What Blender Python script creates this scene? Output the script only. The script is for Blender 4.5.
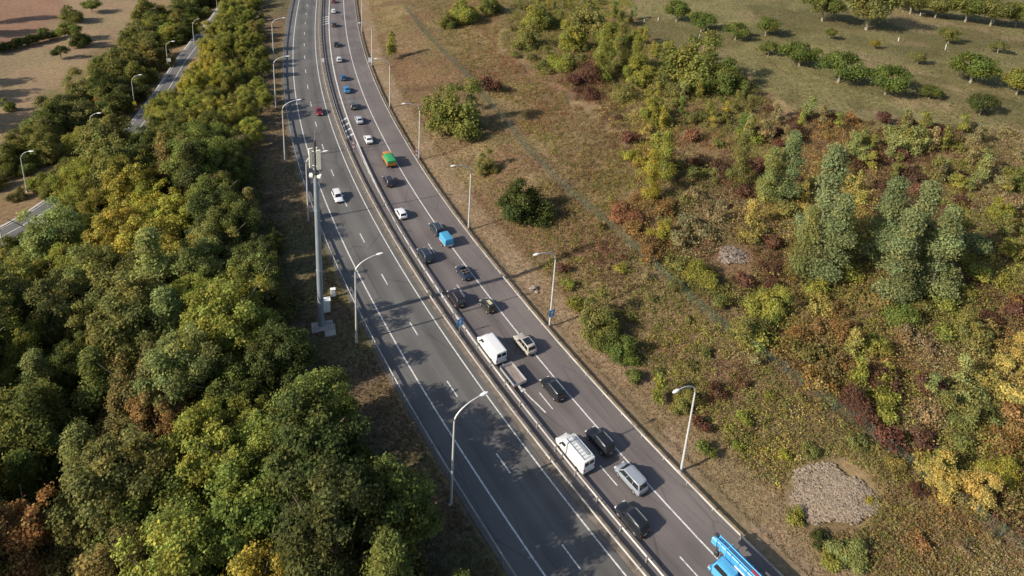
import bpy, bmesh, math, random
import numpy as np
from mathutils import Matrix, Vector

# ------------------------------------------------------------------ camera
scene = bpy.context.scene
for o in list(bpy.data.objects): bpy.data.objects.remove(o)
C = scene.collection
F_PX, PITCH, ROLL, CAM_H = 686.21, 0.32411, 0.060266, 72.755
CX, CY = 512.0, 59.37          # optical axis sits above the middle of the frame (lens shift)
fw = np.array([0, math.cos(PITCH), -math.sin(PITCH)])
r0 = np.array([1.0, 0, 0]); u0 = np.cross(r0, fw)
cr = math.cos(ROLL)*r0 + math.sin(ROLL)*u0
cu = -math.sin(ROLL)*r0 + math.cos(ROLL)*u0
cd = bpy.data.cameras.new('camera'); cam = bpy.data.objects.new('camera', cd); C.objects.link(cam)
cd.sensor_width = 36; cd.lens = F_PX/1024*36; cd.shift_y = -(288-CY)/1024; cd.clip_start = 0.5; cd.clip_end = 8000
M = Matrix.Identity(4)
for i in range(3):
    M[i][0] = cr[i]; M[i][1] = cu[i]; M[i][2] = -fw[i]
M[2][3] = CAM_H
cam.matrix_world = M
scene.camera = cam
# ------------------------------------------------------------------ sky, sun, exposure
SH = Vector((0.885, 0.465, 0)).normalized(); ELEV = math.radians(29.5)
w = bpy.data.worlds.new('World'); scene.world = w; w.use_nodes = True
nt = w.node_tree; bg = nt.nodes['Background']
sk = nt.nodes.new('ShaderNodeTexSky'); sk.sky_type = 'NISHITA'; sk.sun_disc = False
sk.sun_elevation = ELEV; sk.sun_rotation = math.atan2(-SH.x, -SH.y) % (2*math.pi)
sk.air_density = 1.0; sk.dust_density = 1.5
nt.links.new(sk.outputs[0], bg.inputs[0]); bg.inputs[1].default_value = 0.092
sd = bpy.data.lights.new('sun', 'SUN'); sun = bpy.data.objects.new('sun', sd); C.objects.link(sun)
sd.energy = 4.2; sd.angle = math.radians(0.53); sd.color = (1.0, 0.90, 0.76)
ld = Vector((SH.x*math.cos(ELEV), SH.y*math.cos(ELEV), -math.sin(ELEV)))
sun.rotation_euler = ld.to_track_quat('-Z', 'Y').to_euler(); sun.location = (-60, -40, 90)
scene.view_settings.view_transform = 'Standard'; scene.view_settings.look = 'None'
scene.view_settings.exposure = 0.66; scene.view_settings.gamma = 1.0
scene.view_settings.use_curve_mapping = False

rng = np.random.default_rng(7); random.seed(7)

# ------------------------------------------------------------------ road reference curve and terrain
PC = [-2.6287804218572674e-06, 0.0023295901043666723, -0.9495413192134602, 57.531978768127864]
def refx(y):
    y = np.asarray(y, float); lo, hi = 46.0, 285.0
    yc = np.clip(y, lo, hi)
    d = 3*PC[0]*yc**2 + 2*PC[1]*yc + PC[2]
    return np.polyval(PC, yc) + d*(y - yc)
_y = np.arange(-120, 900, 0.5); _x = refx(_y)
_s = np.concatenate([[0], np.cumsum(np.hypot(np.diff(_x), np.diff(_y)))])
S = np.arange(0, _s[-1], 1.0)
RX = np.interp(S, _s, _x); RY = np.interp(S, _s, _y)
TX = np.gradient(RX); TY = np.gradient(RY); _n = np.hypot(TX, TY); TX /= _n; TY /= _n
def at_road(s, o):
    """point, tangent at arc length s, offset o to the right"""
    x = np.interp(s, S, RX); y = np.interp(s, S, RY); tx = np.interp(s, S, TX); ty = np.interp(s, S, TY)
    return x + o*ty, y - o*tx, tx, ty
def road_so(x, y):
    x = np.atleast_1d(np.asarray(x, float)); y = np.atleast_1d(np.asarray(y, float))
    so = np.empty_like(x); oo = np.empty_like(x)
    for a in range(0, len(x), 4000):
        xx = x[a:a+4000]; yy = y[a:a+4000]
        i = np.argmin((xx[:, None]-RX[None])**2 + (yy[:, None]-RY[None])**2, axis=1)
        dx = xx-RX[i]; dy = yy-RY[i]
        oo[a:a+4000] = dx*TY[i] - dy*TX[i]; so[a:a+4000] = S[i] + dx*TX[i] + dy*TY[i]
    return so, oo
def _hash(i, j, k):
    h = (i*374761393 + j*668265263 + k*2147483647) & 0xffffffff
    h = ((h ^ (h >> 13))*1274126177) & 0xffffffff
    return ((h ^ (h >> 16)) & 0xffff)/65535.0
def noise(x, y, sc, seed=0):
    x = np.asarray(x, float)/sc; y = np.asarray(y, float)/sc
    i = np.floor(x).astype(np.int64); j = np.floor(y).astype(np.int64); u = x-i; v = y-j
    u = u*u*(3-2*u); v = v*v*(3-2*v)
    return ((_hash(i, j, seed)*(1-u)+_hash(i+1, j, seed)*u)*(1-v) + (_hash(i, j+1, seed)*(1-u)+_hash(i+1, j+1, seed)*u)*v)
def fbm(x, y, sc, seed=0):
    return (noise(x, y, sc, seed)+0.5*noise(x, y, sc/2.1, seed+1)+0.25*noise(x, y, sc/4.3, seed+2))/1.75
def sstep(a, b, x):
    t = np.clip((x-a)/(b-a), 0, 1); return t*t*(3-2*t)
def zt(x, y, so=None):
    x = np.atleast_1d(np.asarray(x, float)); y = np.atleast_1d(np.asarray(y, float))
    o = (road_so(x, y) if so is None else so)[1]
    right = 2.6*sstep(18, 38, o) + 0.085*np.clip(o-38, 0, 120) - 0.25*sstep(15.8, 17, o)*(1-sstep(17, 19, o))
    left = -8.0*sstep(0, 1, np.clip((-o-15)/34.0, 0, 1))
    bump = (fbm(x, y, 14, 3)-.5)*1.2*np.maximum(sstep(19, 28, o), sstep(18, 27, -o))
    z = np.where(o > 0, right, left) + bump
    return z - 0.06
def proj(P):
    q = np.atleast_2d(P) - np.array([0, 0, CAM_H]); z = q @ fw
    return np.stack([CX+F_PX*(q @ cr)/z, CY-F_PX*(q @ cu)/z], -1)
def P(px, py, z=None, lift=0.0):
    """pixel -> point on the terrain (or on height z)"""
    d = ((px-CX)/F_PX)*cr - ((py-CY)/F_PX)*cu + fw
    zz = 0.0 if z is None else z
    for _ in range(1 if z is not None else 14):
        t = (zz+lift-CAM_H)/d[2]; x, y = d[0]*t, d[1]*t
        if z is None: zz = 0.5*zz+0.5*float(zt(x, y)[0])
    return Vector((x, y, zz))
def pxm(p):
    return F_PX/((np.array(p, float)-np.array([0, 0, CAM_H])) @ fw)
def inpoly(pts, poly):
    x, y = pts[:, 0], pts[:, 1]; r = np.zeros(len(x), bool); n = len(poly)
    for i in range(n):
        x1, y1 = poly[i]; x2, y2 = poly[(i+1) % n]
        c = ((y1 > y) != (y2 > y)) & (x < (x2-x1)*(y-y1)/((y2-y1) if y2 != y1 else 1e-9)+x1)
        r ^= c
    return r

# ------------------------------------------------------------------ materials
def mat(name, col=None, rough=0.6, metal=0.0, objcol=False, noise_sc=None, noise_amt=0.15, coat=0.0, spec=0.5, bump=0.0):
    m = bpy.data.materials.new(name); m.use_nodes = True; n = m.node_tree.nodes; l = m.node_tree.links
    b = n['Principled BSDF']; b.inputs['Roughness'].default_value = rough; b.inputs['Metallic'].default_value = metal
    b.inputs['Coat Weight'].default_value = coat; b.inputs['Coat Roughness'].default_value = 0.05
    b.inputs['Specular IOR Level'].default_value = spec
    src = None
    if objcol:
        oi = n.new('ShaderNodeObjectInfo'); src = oi.outputs['Color']
    else: b.inputs['Base Color'].default_value = (*col, 1)
    if noise_sc:
        tc = n.new('ShaderNodeTexCoord'); nz = n.new('ShaderNodeTexNoise'); nz.inputs['Scale'].default_value = noise_sc
        nz.inputs['Detail'].default_value = 5; l.new(tc.outputs['Object'], nz.inputs['Vector'])
        mr = n.new('ShaderNodeMapRange'); mr.inputs[1].default_value = .3; mr.inputs[2].default_value = .7
        mr.inputs[3].default_value = 1-noise_amt; mr.inputs[4].default_value = 1+noise_amt
        l.new(nz.outputs[0], mr.inputs[0])
        mx = n.new('ShaderNodeVectorMath'); mx.operation = 'SCALE'
        if src: l.new(src, mx.inputs[0])
        else: mx.inputs[0].default_value = col
        l.new(mr.outputs[0], mx.inputs['Scale']); src = mx.outputs[0]
        if bump:
            bp = n.new('ShaderNodeBump'); bp.inputs['Strength'].default_value = bump; bp.inputs['Distance'].default_value = .02
            l.new(nz.outputs[0], bp.inputs['Height']); l.new(bp.outputs[0], b.inputs['Normal'])
    if src: l.new(src, b.inputs['Base Color'])
    return m
def leaf_mat(name, use_attr_col=False):
    m = bpy.data.materials.new(name); m.use_nodes = True; n = m.node_tree.nodes; l = m.node_tree.links
    for x in list(n): n.remove(x)
    out = n.new('ShaderNodeOutputMaterial'); d = n.new('ShaderNodeBsdfDiffuse'); t = n.new('ShaderNodeBsdfTranslucent')
    mx = n.new('ShaderNodeMixShader'); mx.inputs[0].default_value = 0.40
    at = n.new('ShaderNodeAttribute'); at.attribute_name = 'tint'       # colour variation of each leaf
    vm = n.new('ShaderNodeVectorMath'); vm.operation = 'MULTIPLY'
    if use_attr_col:
        oi = n.new('ShaderNodeAttribute'); oi.attribute_name = 'leafcol'
    else: oi = n.new('ShaderNodeObjectInfo')
    l.new(oi.outputs['Color'], vm.inputs[0]); l.new(at.outputs['Color'], vm.inputs[1])
    l.new(vm.outputs[0], d.inputs[0]); l.new(vm.outputs[0], t.inputs[0])
    l.new(d.outputs[0], mx.inputs[1]); l.new(t.outputs[0], mx.inputs[2]); l.new(mx.outputs[0], out.inputs[0])
    return m
MT = {}
MT['leaf'] = leaf_mat('leaf'); MT['herb'] = leaf_mat('herb', True)
MT['bark'] = mat('bark', (.13, .105, .08), .9, noise_sc=3, noise_amt=.35)
MT['palebark'] = mat('pale_bark', (.27, .235, .18), .9, noise_sc=3, noise_amt=.35)
MT['steel'] = mat('galvanised_steel', (.50, .50, .48), .45, .55, noise_sc=.6, noise_amt=.15)
MT['rail'] = mat('weathered_rail', (.40, .39, .36), .5, .35, noise_sc=.5, noise_amt=.3)
MT['lamp'] = mat('lamp_grey', (.56, .56, .54), .5, .2)
MT['lamphead'] = mat('lamp_head', (.8, .8, .78), .4)
MT['white'] = mat('white_paint', (.80, .80, .78), .6, noise_sc=2.0, noise_amt=.06)
MT['cream'] = mat('cream_panel', (.74, .72, .62), .5)
MT['mast'] = mat('mast_steel', (.27, .31, .34), .5, .3, noise_sc=.8, noise_amt=.1)
MT['dark'] = mat('dark_metal', (.05, .05, .055), .6)
MT['marking'] = mat('road_marking', (.70, .69, .65), .8, noise_sc=1.5, noise_amt=.28)
def worn_paint():
    m = mat('road_marking_worn', (.66, .65, .61), .8); n = m.node_tree.nodes; l = m.node_tree.links; b = n['Principled BSDF']
    tc = n.new('ShaderNodeTexCoord'); nz = n.new('ShaderNodeTexNoise'); nz.inputs['Scale'].default_value = 2.6; nz.inputs['Detail'].default_value = 9; nz.inputs['Roughness'].default_value = .75
    l.new(tc.outputs['Object'], nz.inputs[0]); g = n.new('ShaderNodeMapRange'); g.inputs[1].default_value = .36; g.inputs[2].default_value = .50; l.new(nz.outputs[0], g.inputs[0])
    mx = n.new('ShaderNodeMix'); mx.data_type = 'RGBA'; mx.inputs[6].default_value = (.19, .175, .165, 1); mx.inputs[7].default_value = (.66, .65, .61, 1); l.new(g.outputs[0], mx.inputs[0]); l.new(mx.outputs[2], b.inputs[0]); return m
MT['marking'] = worn_paint()
MT['concrete'] = mat('concrete', (.32, .29, .255), .9, noise_sc=.7, noise_amt=.25, bump=.3)
MT['fence'] = mat('green_wire', (.055, .11, .085), .6)
MT['paint'] = mat('car_paint', objcol=True, rough=.32, coat=.45)
MT['glass'] = mat('car_glass', (.016, .02, .024), .06, spec=.7)
MT['tyre'] = mat('tyre', (.018, .018, .018), .85)
MT['rim'] = mat('rim', (.42, .42, .43), .35, .8)
MT['red'] = mat('tail_red', (.22, .015, .012), .3)
MT['headl'] = mat('headlight', (.75, .76, .78), .1)
MT['plate'] = mat('plate', (.50, .46, .30), .5)
MT['trim'] = mat('trim', (.03, .03, .03), .6)
MT['blue'] = mat('sign_blue', (.025, .28, .62), .45)
MT['redsign'] = mat('sign_red', (.55, .03, .04), .45)
MT['yellow'] = mat('sign_yellow', (.65, .60, .03), .45)
MT['leather'] = mat('seat_leather', (.10, .085, .08), .6)
MT['tarp'] = mat('tarpaulin', objcol=True, rough=.75, noise_sc=2.5, noise_amt=.1, bump=.5)
MT['wood'] = mat('trailer_floor', (.23, .19, .17), .85, noise_sc=2, noise_amt=.2)
MT['alu'] = mat('aluminium', (.55, .57, .58), .45, .6)
MT['stone'] = mat('stone', objcol=True, rough=.95)

# ------------------------------------------------------------------ mesh helpers
class MB:
    def __init__(s): s.v = []; s.f = []
    def add(s, v, f):
        k = len(s.v); s.v += [tuple(p) for p in v]; s.f += [tuple(i+k for i in q) for q in f]; return s
    def box(s, c, d, rz=0.0, taper=1.0, bev=0.0):
        x, y, z = d[0]/2, d[1]/2, d[2]/2
        if bev:
            b = min(bev, x*.9, y*.9, z*.9)
            rings = [(-z, x-b, y-b), (-z+b, x, y), (z-b, x*taper, y*taper), (z, x*taper-b, y*taper-b)]
        else: rings = [(-z, x, y), (z, x*taper, y*taper)]
        vs = []
        for zz, a, b_ in rings:
            for sx, sy in ((-1, -1), (1, -1), (1, 1), (-1, 1)): vs.append((sx*a, sy*b_, zz))
        ca, sa = math.cos(rz), math.sin(rz)
        vs = [(c[0]+p[0]*ca-p[1]*sa, c[1]+p[0]*sa+p[1]*ca, c[2]+p[2]) for p in vs]
        n = len(rings); fs = [(3, 2, 1, 0), tuple(4*(n-1)+i for i in range(4))]
        for r in range(n-1):
            for i in range(4):
                j = (i+1) % 4; fs.append((4*r+i, 4*r+j, 4*r+4+j, 4*r+4+i))
        return s.add(vs, fs)
    def tube(s, pts, rad, n=8, cap=True):
        pts = [Vector(p) for p in pts]; vs = []; fs = []
        up = Vector((0.01, 0.02, 1))
        for i, p in enumerate(pts):
            t = (pts[min(i+1, len(pts)-1)]-pts[max(i-1, 0)]).normalized()
            a = t.cross(up if abs(t.z) < .95 else Vector((1, 0, 0))).normalized(); b = t.cross(a)
            r = rad[i] if isinstance(rad, (list, tuple)) else rad
            for k in range(n):
                an = 2*math.pi*k/n; vs.append(p+a*(r*math.cos(an))+b*(r*math.sin(an)))
        for i in range(len(pts)-1):
            for k in range(n):
                j = (k+1) % n; fs.append((i*n+k, i*n+j, (i+1)*n+j, (i+1)*n+k))
        if cap: fs += [tuple(reversed(range(n))), tuple(range((len(pts)-1)*n, len(pts)*n))]
        return s.add(vs, fs)
    def loft(s, rings, cap=True, closed=True):
        n = len(rings[0]); vs = [p for r in rings for p in r]; fs = []
        for i in range(len(rings)-1):
            for k in range(n if closed else n-1):
                j = (k+1) % n; fs.append((i*n+k, i*n+j, (i+1)*n+j, (i+1)*n+k))
        if cap: fs += [tuple(reversed(range(n))), tuple(range((len(rings)-1)*n, len(rings)*n))]
        return s.add(vs, fs)
    def prism(s, poly, axis, d0, d1):
        """extrude 2-D polygon along an axis (0 x: (y,z); 2 z: (x,y); 1 y: (x,z))"""
        def mk(p, d): return (d, p[0], p[1]) if axis == 0 else ((p[0], d, p[1]) if axis == 1 else (p[0], p[1], d))
        n = len(poly); return s.loft([[mk(p, d0) for p in poly], [mk(p, d1) for p in poly]])
    def mesh(s, name, m=None, smooth=False):
        me = bpy.data.meshes.new(name); me.from_pydata(s.v, [], s.f)
        bm = bmesh.new(); bm.from_mesh(me); bmesh.ops.recalc_face_normals(bm, faces=bm.faces); bm.to_mesh(me); bm.free()
        if m: me.materials.append(m)
        if smooth:
            me.polygons.foreach_set('use_smooth', [True]*len(me.polygons))
            try: me.set_sharp_from_angle(angle=math.radians(38))
            except Exception: pass
        me.update(); return me
    def build(s, name, m, parent=None, smooth=False): return link(name, s.mesh(name, m, smooth), parent)
def link(name, me, parent=None, loc=None, rz=None, color=None):
    o = bpy.data.objects.new(name, me); C.objects.link(o)
    if parent: o.parent = parent
    if loc is not None: o.location = loc
    if rz is not None: o.rotation_euler = (0, 0, rz)
    if color is not None: o.color = (*color, 1)
    return o
def tag(o, label=None, cat=None, group=None, kind=None):
    if label: o['label'] = label
    if cat: o['category'] = cat
    if group: o['group'] = group
    if kind: o['kind'] = kind
    return o
def thing(name, label, cat, loc=(0, 0, 0), rz=0.0, group=None):
    o = link(name, None, loc=loc, rz=rz); o.empty_display_size = .3
    return tag(o, label, cat, group)
def npmesh(name, V, Fq, m, tint=None, leafcol=None):
    me = bpy.data.meshes.new(name); nv = len(V); nf, k = Fq.shape
    me.vertices.add(nv); me.vertices.foreach_set('co', V.astype(np.float32).ravel())
    me.loops.add(nf*k); me.loops.foreach_set('vertex_index', Fq.astype(np.int32).ravel())
    me.polygons.add(nf); me.polygons.foreach_set('loop_start', np.arange(0, nf*k, k, dtype=np.int32))
    me.update(calc_edges=True)
    for nm, a in (('tint', tint), ('leafcol', leafcol)):
        if a is None: continue
        at = me.attributes.new(nm, 'FLOAT_COLOR', 'FACE')
        at.data.foreach_set('color', np.concatenate([a, np.ones((nf, 1))], 1).astype(np.float32).ravel())
    if m: me.materials.append(m)
    return me

# ------------------------------------------------------------------ ground
SCRUB = [(512, -20), (497, 45), (540, 80), (615, 130), (640, 185), (604, 213), (670, 282), (785, 372), (868, 432), (1024, 553), (1200, 700), (1200, 145), (1000, 132), (880, 122), (790, 112), (745, 75), (640, 42), (625, -20)]
ORCH = [(625, -200), (640, 42), (745, 75), (790, 112), (880, 122), (1000, 132), (1400, 160), (1400, -200)]
WOOD = [(232, 5), (262, -30), (268, 40), (272, 110), (262, 175), (282, 240), (296, 290), (305, 350), (338, 385), (372, 430), (400, 480), (450, 560), (490, 620), (620, 900), (-700, 900), (-400, 300), (-40, 285), (30, 250), (66, 214), (112, 168), (152, 130), (200, 66)]
RED_FIELD = [(-300, 60), (-10, 52), (30, 42), (62, 8), (75, -60), (-300, -60)]
DRY_FIELD = [(-300, 300), (-60, 200), (20, 125), (75, 70), (130, 30), (180, -40), (75, -60), (62, 8), (30, 42), (-10, 52), (-300, 60)]
def gridax(spec):
    a = []
    for lo, hi, st in spec: a += list(np.arange(lo, hi, st))
    return np.array(a+[spec[-1][1]])
gx = gridax([(-3000, -600, 300), (-600, -260, 20), (-260, -130, 3), (-130, 120, 1.0), (120, 330, 4), (330, 600, 20), (600, 3000, 300)])
gy = gridax([(-1200, -200, 200), (-200, 20, 12), (20, 190, 1.0), (190, 330, 2), (330, 520, 5), (520, 800, 20), (800, 4500, 300)])
GX, GY = np.meshgrid(gx, gy); fx, fy = GX.ravel(), GY.ravel()
so = road_so(fx, fy); gz = zt(fx, fy, so)
nx_, ny_ = len(gx), len(gy)
idx = np.arange(nx_*ny_).reshape(ny_, nx_)
quads = np.stack([idx[:-1, :-1], idx[:-1, 1:], idx[1:, 1:], idx[1:, :-1]], -1).reshape(-1, 4)
V = np.stack([fx, fy, gz], -1)
pp = proj(V); pp[(V-np.array([0, 0, CAM_H])) @ fw < 5] = 1e6
pp = pp+np.column_stack([fbm(fx, fy, 11, 21)-.5, fbm(fx, fy, 11, 22)-.5])*30
o_ = so[1]; col = np.zeros((len(fx), 3))
def mixc(a, b, t): return a*(1-t)[:, None]+np.array(b)*t[:, None]
n1 = fbm(fx, fy, 9, 11); n2 = fbm(fx, fy, 22, 12); n3 = fbm(fx, fy, 4, 13)
col[:] = (.215, .148, .082)                                             # dry brown herb
col = mixc(col, (.18, .146, .062), sstep(.5, .68, n2))                  # olive grass
col = mixc(col, (.26, .195, .10), sstep(.52, .7, n1)*.8)               # straw
col = mixc(col, (.29, .21, .135), (.45+.55*sstep(.42, .62, n3))*(o_ > 0)*(1-sstep(19.5, 23+3*n2, o_)))     # trodden verge
col = mixc(col, (.26, .19, .10), inpoly(pp, [(370, -10), (432, 37), (520, 70), (505, 10), (500, -10)])*sstep(.35, .6, n1)*.8)
n4 = fbm(fx, fy, 16, 61); sl2 = (o_ > 21)*1.0
col = mixc(col, (.205, .115, .072), sl2*sstep(.52, .66, n4)*.75)         # rusty dead herbs
col = mixc(col, (.13, .098, .056), sl2*sstep(.55, .72, fbm(fx, fy, 7, 63))*.6)
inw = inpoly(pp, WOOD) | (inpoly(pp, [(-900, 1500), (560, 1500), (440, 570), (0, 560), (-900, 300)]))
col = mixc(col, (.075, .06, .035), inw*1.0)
lv = (o_ < -9)*(o_ > -22); col = mixc(col, (.17, .125, .085), lv*sstep(.35, .6, n3)*.9)
col = mixc(col, (.13, .125, .06), lv*sstep(.55, .7, n1)*.7)
dry = inpoly(pp, DRY_FIELD); col = mixc(col, (.275, .195, .118), dry*1.0); col = mixc(col, (.25, .19, .11), dry*sstep(.45, .65, n1))
red = inpoly(pp, RED_FIELD); col = mixc(col, (.25, .15, .098), red*1.0)
orc = inpoly(pp, ORCH); col = mixc(col, (.185, .168, .075), orc*1.0); col = mixc(col, (.235, .185, .10), orc*sstep(.45, .6, n2)); col = mixc(col, (.11, .105, .045), orc*sstep(.5, .62, n4)*.8); col = mixc(col, (.125, .112, .05), orc*sstep(.55, .72, n1)*.7)
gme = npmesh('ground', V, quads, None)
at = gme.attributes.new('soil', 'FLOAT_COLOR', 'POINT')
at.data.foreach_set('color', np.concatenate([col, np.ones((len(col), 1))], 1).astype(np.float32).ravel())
gm = bpy.data.materials.new('ground_soil'); gm.use_nodes = True; n = gm.node_tree.nodes; l = gm.node_tree.links
b = n['Principled BSDF']; b.inputs['Roughness'].default_value = .95; b.inputs['Specular IOR Level'].default_value = .1
a = n.new('ShaderNodeAttribute'); a.attribute_name = 'soil'
tc = n.new('ShaderNodeTexCoord'); nz = n.new('ShaderNodeTexNoise'); nz.inputs['Scale'].default_value = 1.3; nz.inputs['Detail'].default_value = 8; nz.inputs['Roughness'].default_value = .75
mr = n.new('ShaderNodeMapRange'); mr.inputs[1].default_value = .3; mr.inputs[2].default_value = .7; mr.inputs[3].default_value = .55; mr.inputs[4].default_value = 1.4
vm = n.new('ShaderNodeVectorMath'); vm.operation = 'SCALE'
l.new(tc.outputs['Object'], nz.inputs[0]); l.new(nz.outputs[0], mr.inputs[0]); l.new(a.outputs['Color'], vm.inputs[0]); l.new(mr.outputs[0], vm.inputs['Scale']); l.new(vm.outputs[0], b.inputs[0])
bp = n.new('ShaderNodeBump'); bp.inputs['Strength'].default_value = .8; bp.inputs['Distance'].default_value = .25; l.new(nz.outputs[0], bp.inputs['Height']); l.new(bp.outputs[0], b.inputs['Normal'])
gme.materials.append(gm); gme.polygons.foreach_set('use_smooth', [True]*len(gme.polygons))
tag(link('ground', gme), kind='structure')

# ------------------------------------------------------------------ motorway
def asphalt(name, base, tint2, lanes):
    m = bpy.data.materials.new(name); m.use_nodes = True; n = m.node_tree.nodes; l = m.node_tree.links
    b = n['Principled BSDF']; b.inputs['Roughness'].default_value = .8; b.inputs['Specular IOR Level'].default_value = .35
    at = n.new('ShaderNodeUVMap'); at.uv_map = 'road'
    sp = n.new('ShaderNodeSeparateXYZ'); l.new(at.outputs[0], sp.inputs[0])
    def math_(op, a, b_=None):
        q = n.new('ShaderNodeMath'); q.operation = op
        for i, v in enumerate((a, b_)):
            if v is None: continue
            if isinstance(v, (int, float)): q.inputs[i].default_value = v
            else: l.new(v, q.inputs[i])
        return q.outputs[0]
    # streaks stretched along the lane
    cv = n.new('ShaderNodeCombineXYZ'); l.new(math_('MULTIPLY', sp.outputs[0], 1.6), cv.inputs[0]); l.new(math_('MULTIPLY', sp.outputs[1], .035), cv.inputs[1])
    st = n.new('ShaderNodeTexNoise'); st.inputs['Scale'].default_value = 1; st.inputs['Detail'].default_value = 4; l.new(cv.outputs[0], st.inputs[0])
    fn = n.new('ShaderNodeTexNoise'); fn.inputs['Scale'].default_value = 2.2; fn.inputs['Detail'].default_value = 8; fn.inputs['Roughness'].default_value = .8; l.new(at.outputs[0], fn.inputs[0])
    bn = n.new('ShaderNodeTexNoise'); bn.inputs['Scale'].default_value = .11; bn.inputs['Detail'].default_value = 3; l.new(at.outputs[0], bn.inputs[0])
    f = math_('ADD', math_('MULTIPLY', math_('SUBTRACT', st.outputs[0], .5), .35), math_('MULTIPLY', math_('SUBTRACT', fn.outputs[0], .5), .30))
    f = math_('ADD', f, math_('MULTIPLY', math_('SUBTRACT', bn.outputs[0], .5), .4))
    f = math_('ADD', f, 1.0)
    # oil-dark band along each lane centre, worn paler tracks
    for c in lanes:
        dd = math_('ABSOLUTE', math_('SUBTRACT', sp.outputs[0], c))
        g = n.new('ShaderNodeMapRange'); g.interpolation_type = 'SMOOTHSTEP'; g.inputs[1].default_value = 0; g.inputs[2].default_value = 1.4; g.inputs[3].default_value = -.17; g.inputs[4].default_value = .03
        l.new(dd, g.inputs[0]); f = math_('ADD', f, g.outputs[0])
    # cracks and sealed joints
    cv2 = n.new('ShaderNodeCombineXYZ'); l.new(math_('MULTIPLY', sp.outputs[0], .30), cv2.inputs[0]); l.new(math_('MULTIPLY', sp.outputs[1], .05), cv2.inputs[1])
    vo = n.new('ShaderNodeTexVoronoi'); vo.feature = 'DISTANCE_TO_EDGE'; vo.inputs['Scale'].default_value = 1.0; l.new(cv2.outputs[0], vo.inputs['Vector'])
    g = n.new('ShaderNodeMapRange'); g.inputs[1].default_value = .004; g.inputs[2].default_value = .016; g.inputs[3].default_value = -.24; g.inputs[4].default_value = 0; l.new(vo.outputs['Distance'], g.inputs[0]); f = math_('ADD', f, g.outputs[0])
    # relaid patches
    vc = n.new('ShaderNodeTexVoronoi'); vc.inputs['Scale'].default_value = .7; vc.distance = 'CHEBYCHEV'; l.new(cv2.outputs[0], vc.inputs['Vector'])
    g = n.new('ShaderNodeMapRange'); g.inputs[3].default_value = -.07; g.inputs[4].default_value = .07; l.new(vc.outputs['Color'], g.inputs[0]); f = math_('ADD', f, g.outputs[0])
    # transverse repair joints
    mx = n.new('ShaderNodeMix'); mx.data_type = 'RGBA'; mx.inputs[6].default_value = (*base, 1); mx.inputs[7].default_value = (*tint2, 1)
    g = n.new('ShaderNodeMapRange'); g.inputs[1].default_value = .35; g.inputs[2].default_value = .65; l.new(bn.outputs[0], g.inputs[0]); l.new(g.outputs[0], mx.inputs[0])
    vm = n.new('ShaderNodeVectorMath'); vm.operation = 'SCALE'; l.new(mx.outputs[2], vm.inputs[0]); l.new(f, vm.inputs['Scale']); l.new(vm.outputs[0], b.inputs[0])
    return m
S0, S1 = 120.0, 640.0
def strip(name, o0, o1, z, m, parent=None, s0=S0, s1=S1, step=4.0, nu=1, fo0=None, fo1=None):
    ss = np.arange(s0, s1+1e-6, step) if (s1-s0) > step else np.linspace(s0, s1, 3)
    V = []; uv = []
    for s in ss:
        a = fo0(s) if fo0 else o0; b_ = fo1(s) if fo1 else o1
        for k in range(nu+1):
            o = a+(b_-a)*k/nu; x, y, tx, ty = at_road(s, o); V.append((x, y, z)); uv.append((o, s))
    F_ = []
    for i in range(len(ss)-1):
        for k in range(nu):
            q = i*(nu+1)+k; F_.append((q, q+1, q+nu+2, q+nu+1))
    me = bpy.data.meshes.new(name); me.from_pydata(V, [], F_); me.materials.append(m)
    u = me.uv_layers.new(name='road')
    for lp in me.loops: u.data[lp.index].uv = uv[lp.vertex_index]
    return link(name, me, parent)
MT['dirt'] = mat('median_dirt', (.165, .135, .108), .95, noise_sc=1.1, noise_amt=.35, bump=.6)
asl = asphalt('asphalt_grey', (.108, .104, .099), (.124, .118, .110), (-1.75, -5.3))
asr = asphalt('asphalt_brown', (.130, .113, .109), (.150, .130, .123), (4.9, 8.3))
wf = lambda s: float(np.interp(np.interp(s, S, RY), [50, 64, 93, 147], [.985, 1.01, 1.07, 1.115]))
cwl = tag(strip('carriageway', -10.3, .85, 0.02, asl, nu=4), kind='structure')
cwr = tag(strip('carriageway', 2.45, 14.1, 0.02, asr, nu=4, fo0=lambda s: 2.3*wf(s), fo1=lambda s: 14.0*wf(s)), kind='structure')
med = tag(strip('median_strip', .85, 2.45, 0.06, MT['dirt'], nu=1, fo1=lambda s: 2.3*wf(s)), kind='structure')
def s_of(px, py): return float(road_so(*[[v] for v in P(px, py, 0)[:2]])[0][0])
strip('edge_line', -7.2, -7.0, .026, MT['marking'], cwl)
strip('edge_line', -.09, .09, .026, MT['marking'], cwl)
r1o = lambda s: float(np.interp(s, [sA, sB, sC, sD], [3.35, 3.6, 4.45, 5.2]))
sA, sB, sC, sD = s_of(440, 305), s_of(397, 225), s_of(357, 144), s_of(332, 0)
strip('edge_line', 0, 0, .026, MT['marking'], cwr, fo0=lambda s: r1o(s)-.09-.14*float(sstep(sB, sC, s)), fo1=lambda s: r1o(s)+.09)
strip('edge_line', 0, 0, .026, MT['marking'], cwr, fo0=lambda s: 9.72*wf(s)-.1, fo1=lambda s: 9.72*wf(s)+.1)
sd0 = s_of(563, 544)
dash_me = None
per = 13.15
for k in range(-5, 34):
    strip('lane_dash', -3.66, -3.48, .026, MT['marking'], cwl, s0=sd0+k*per-3.1, s1=sd0+k*per)
rd0 = s_of(600, 465.5)
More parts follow.
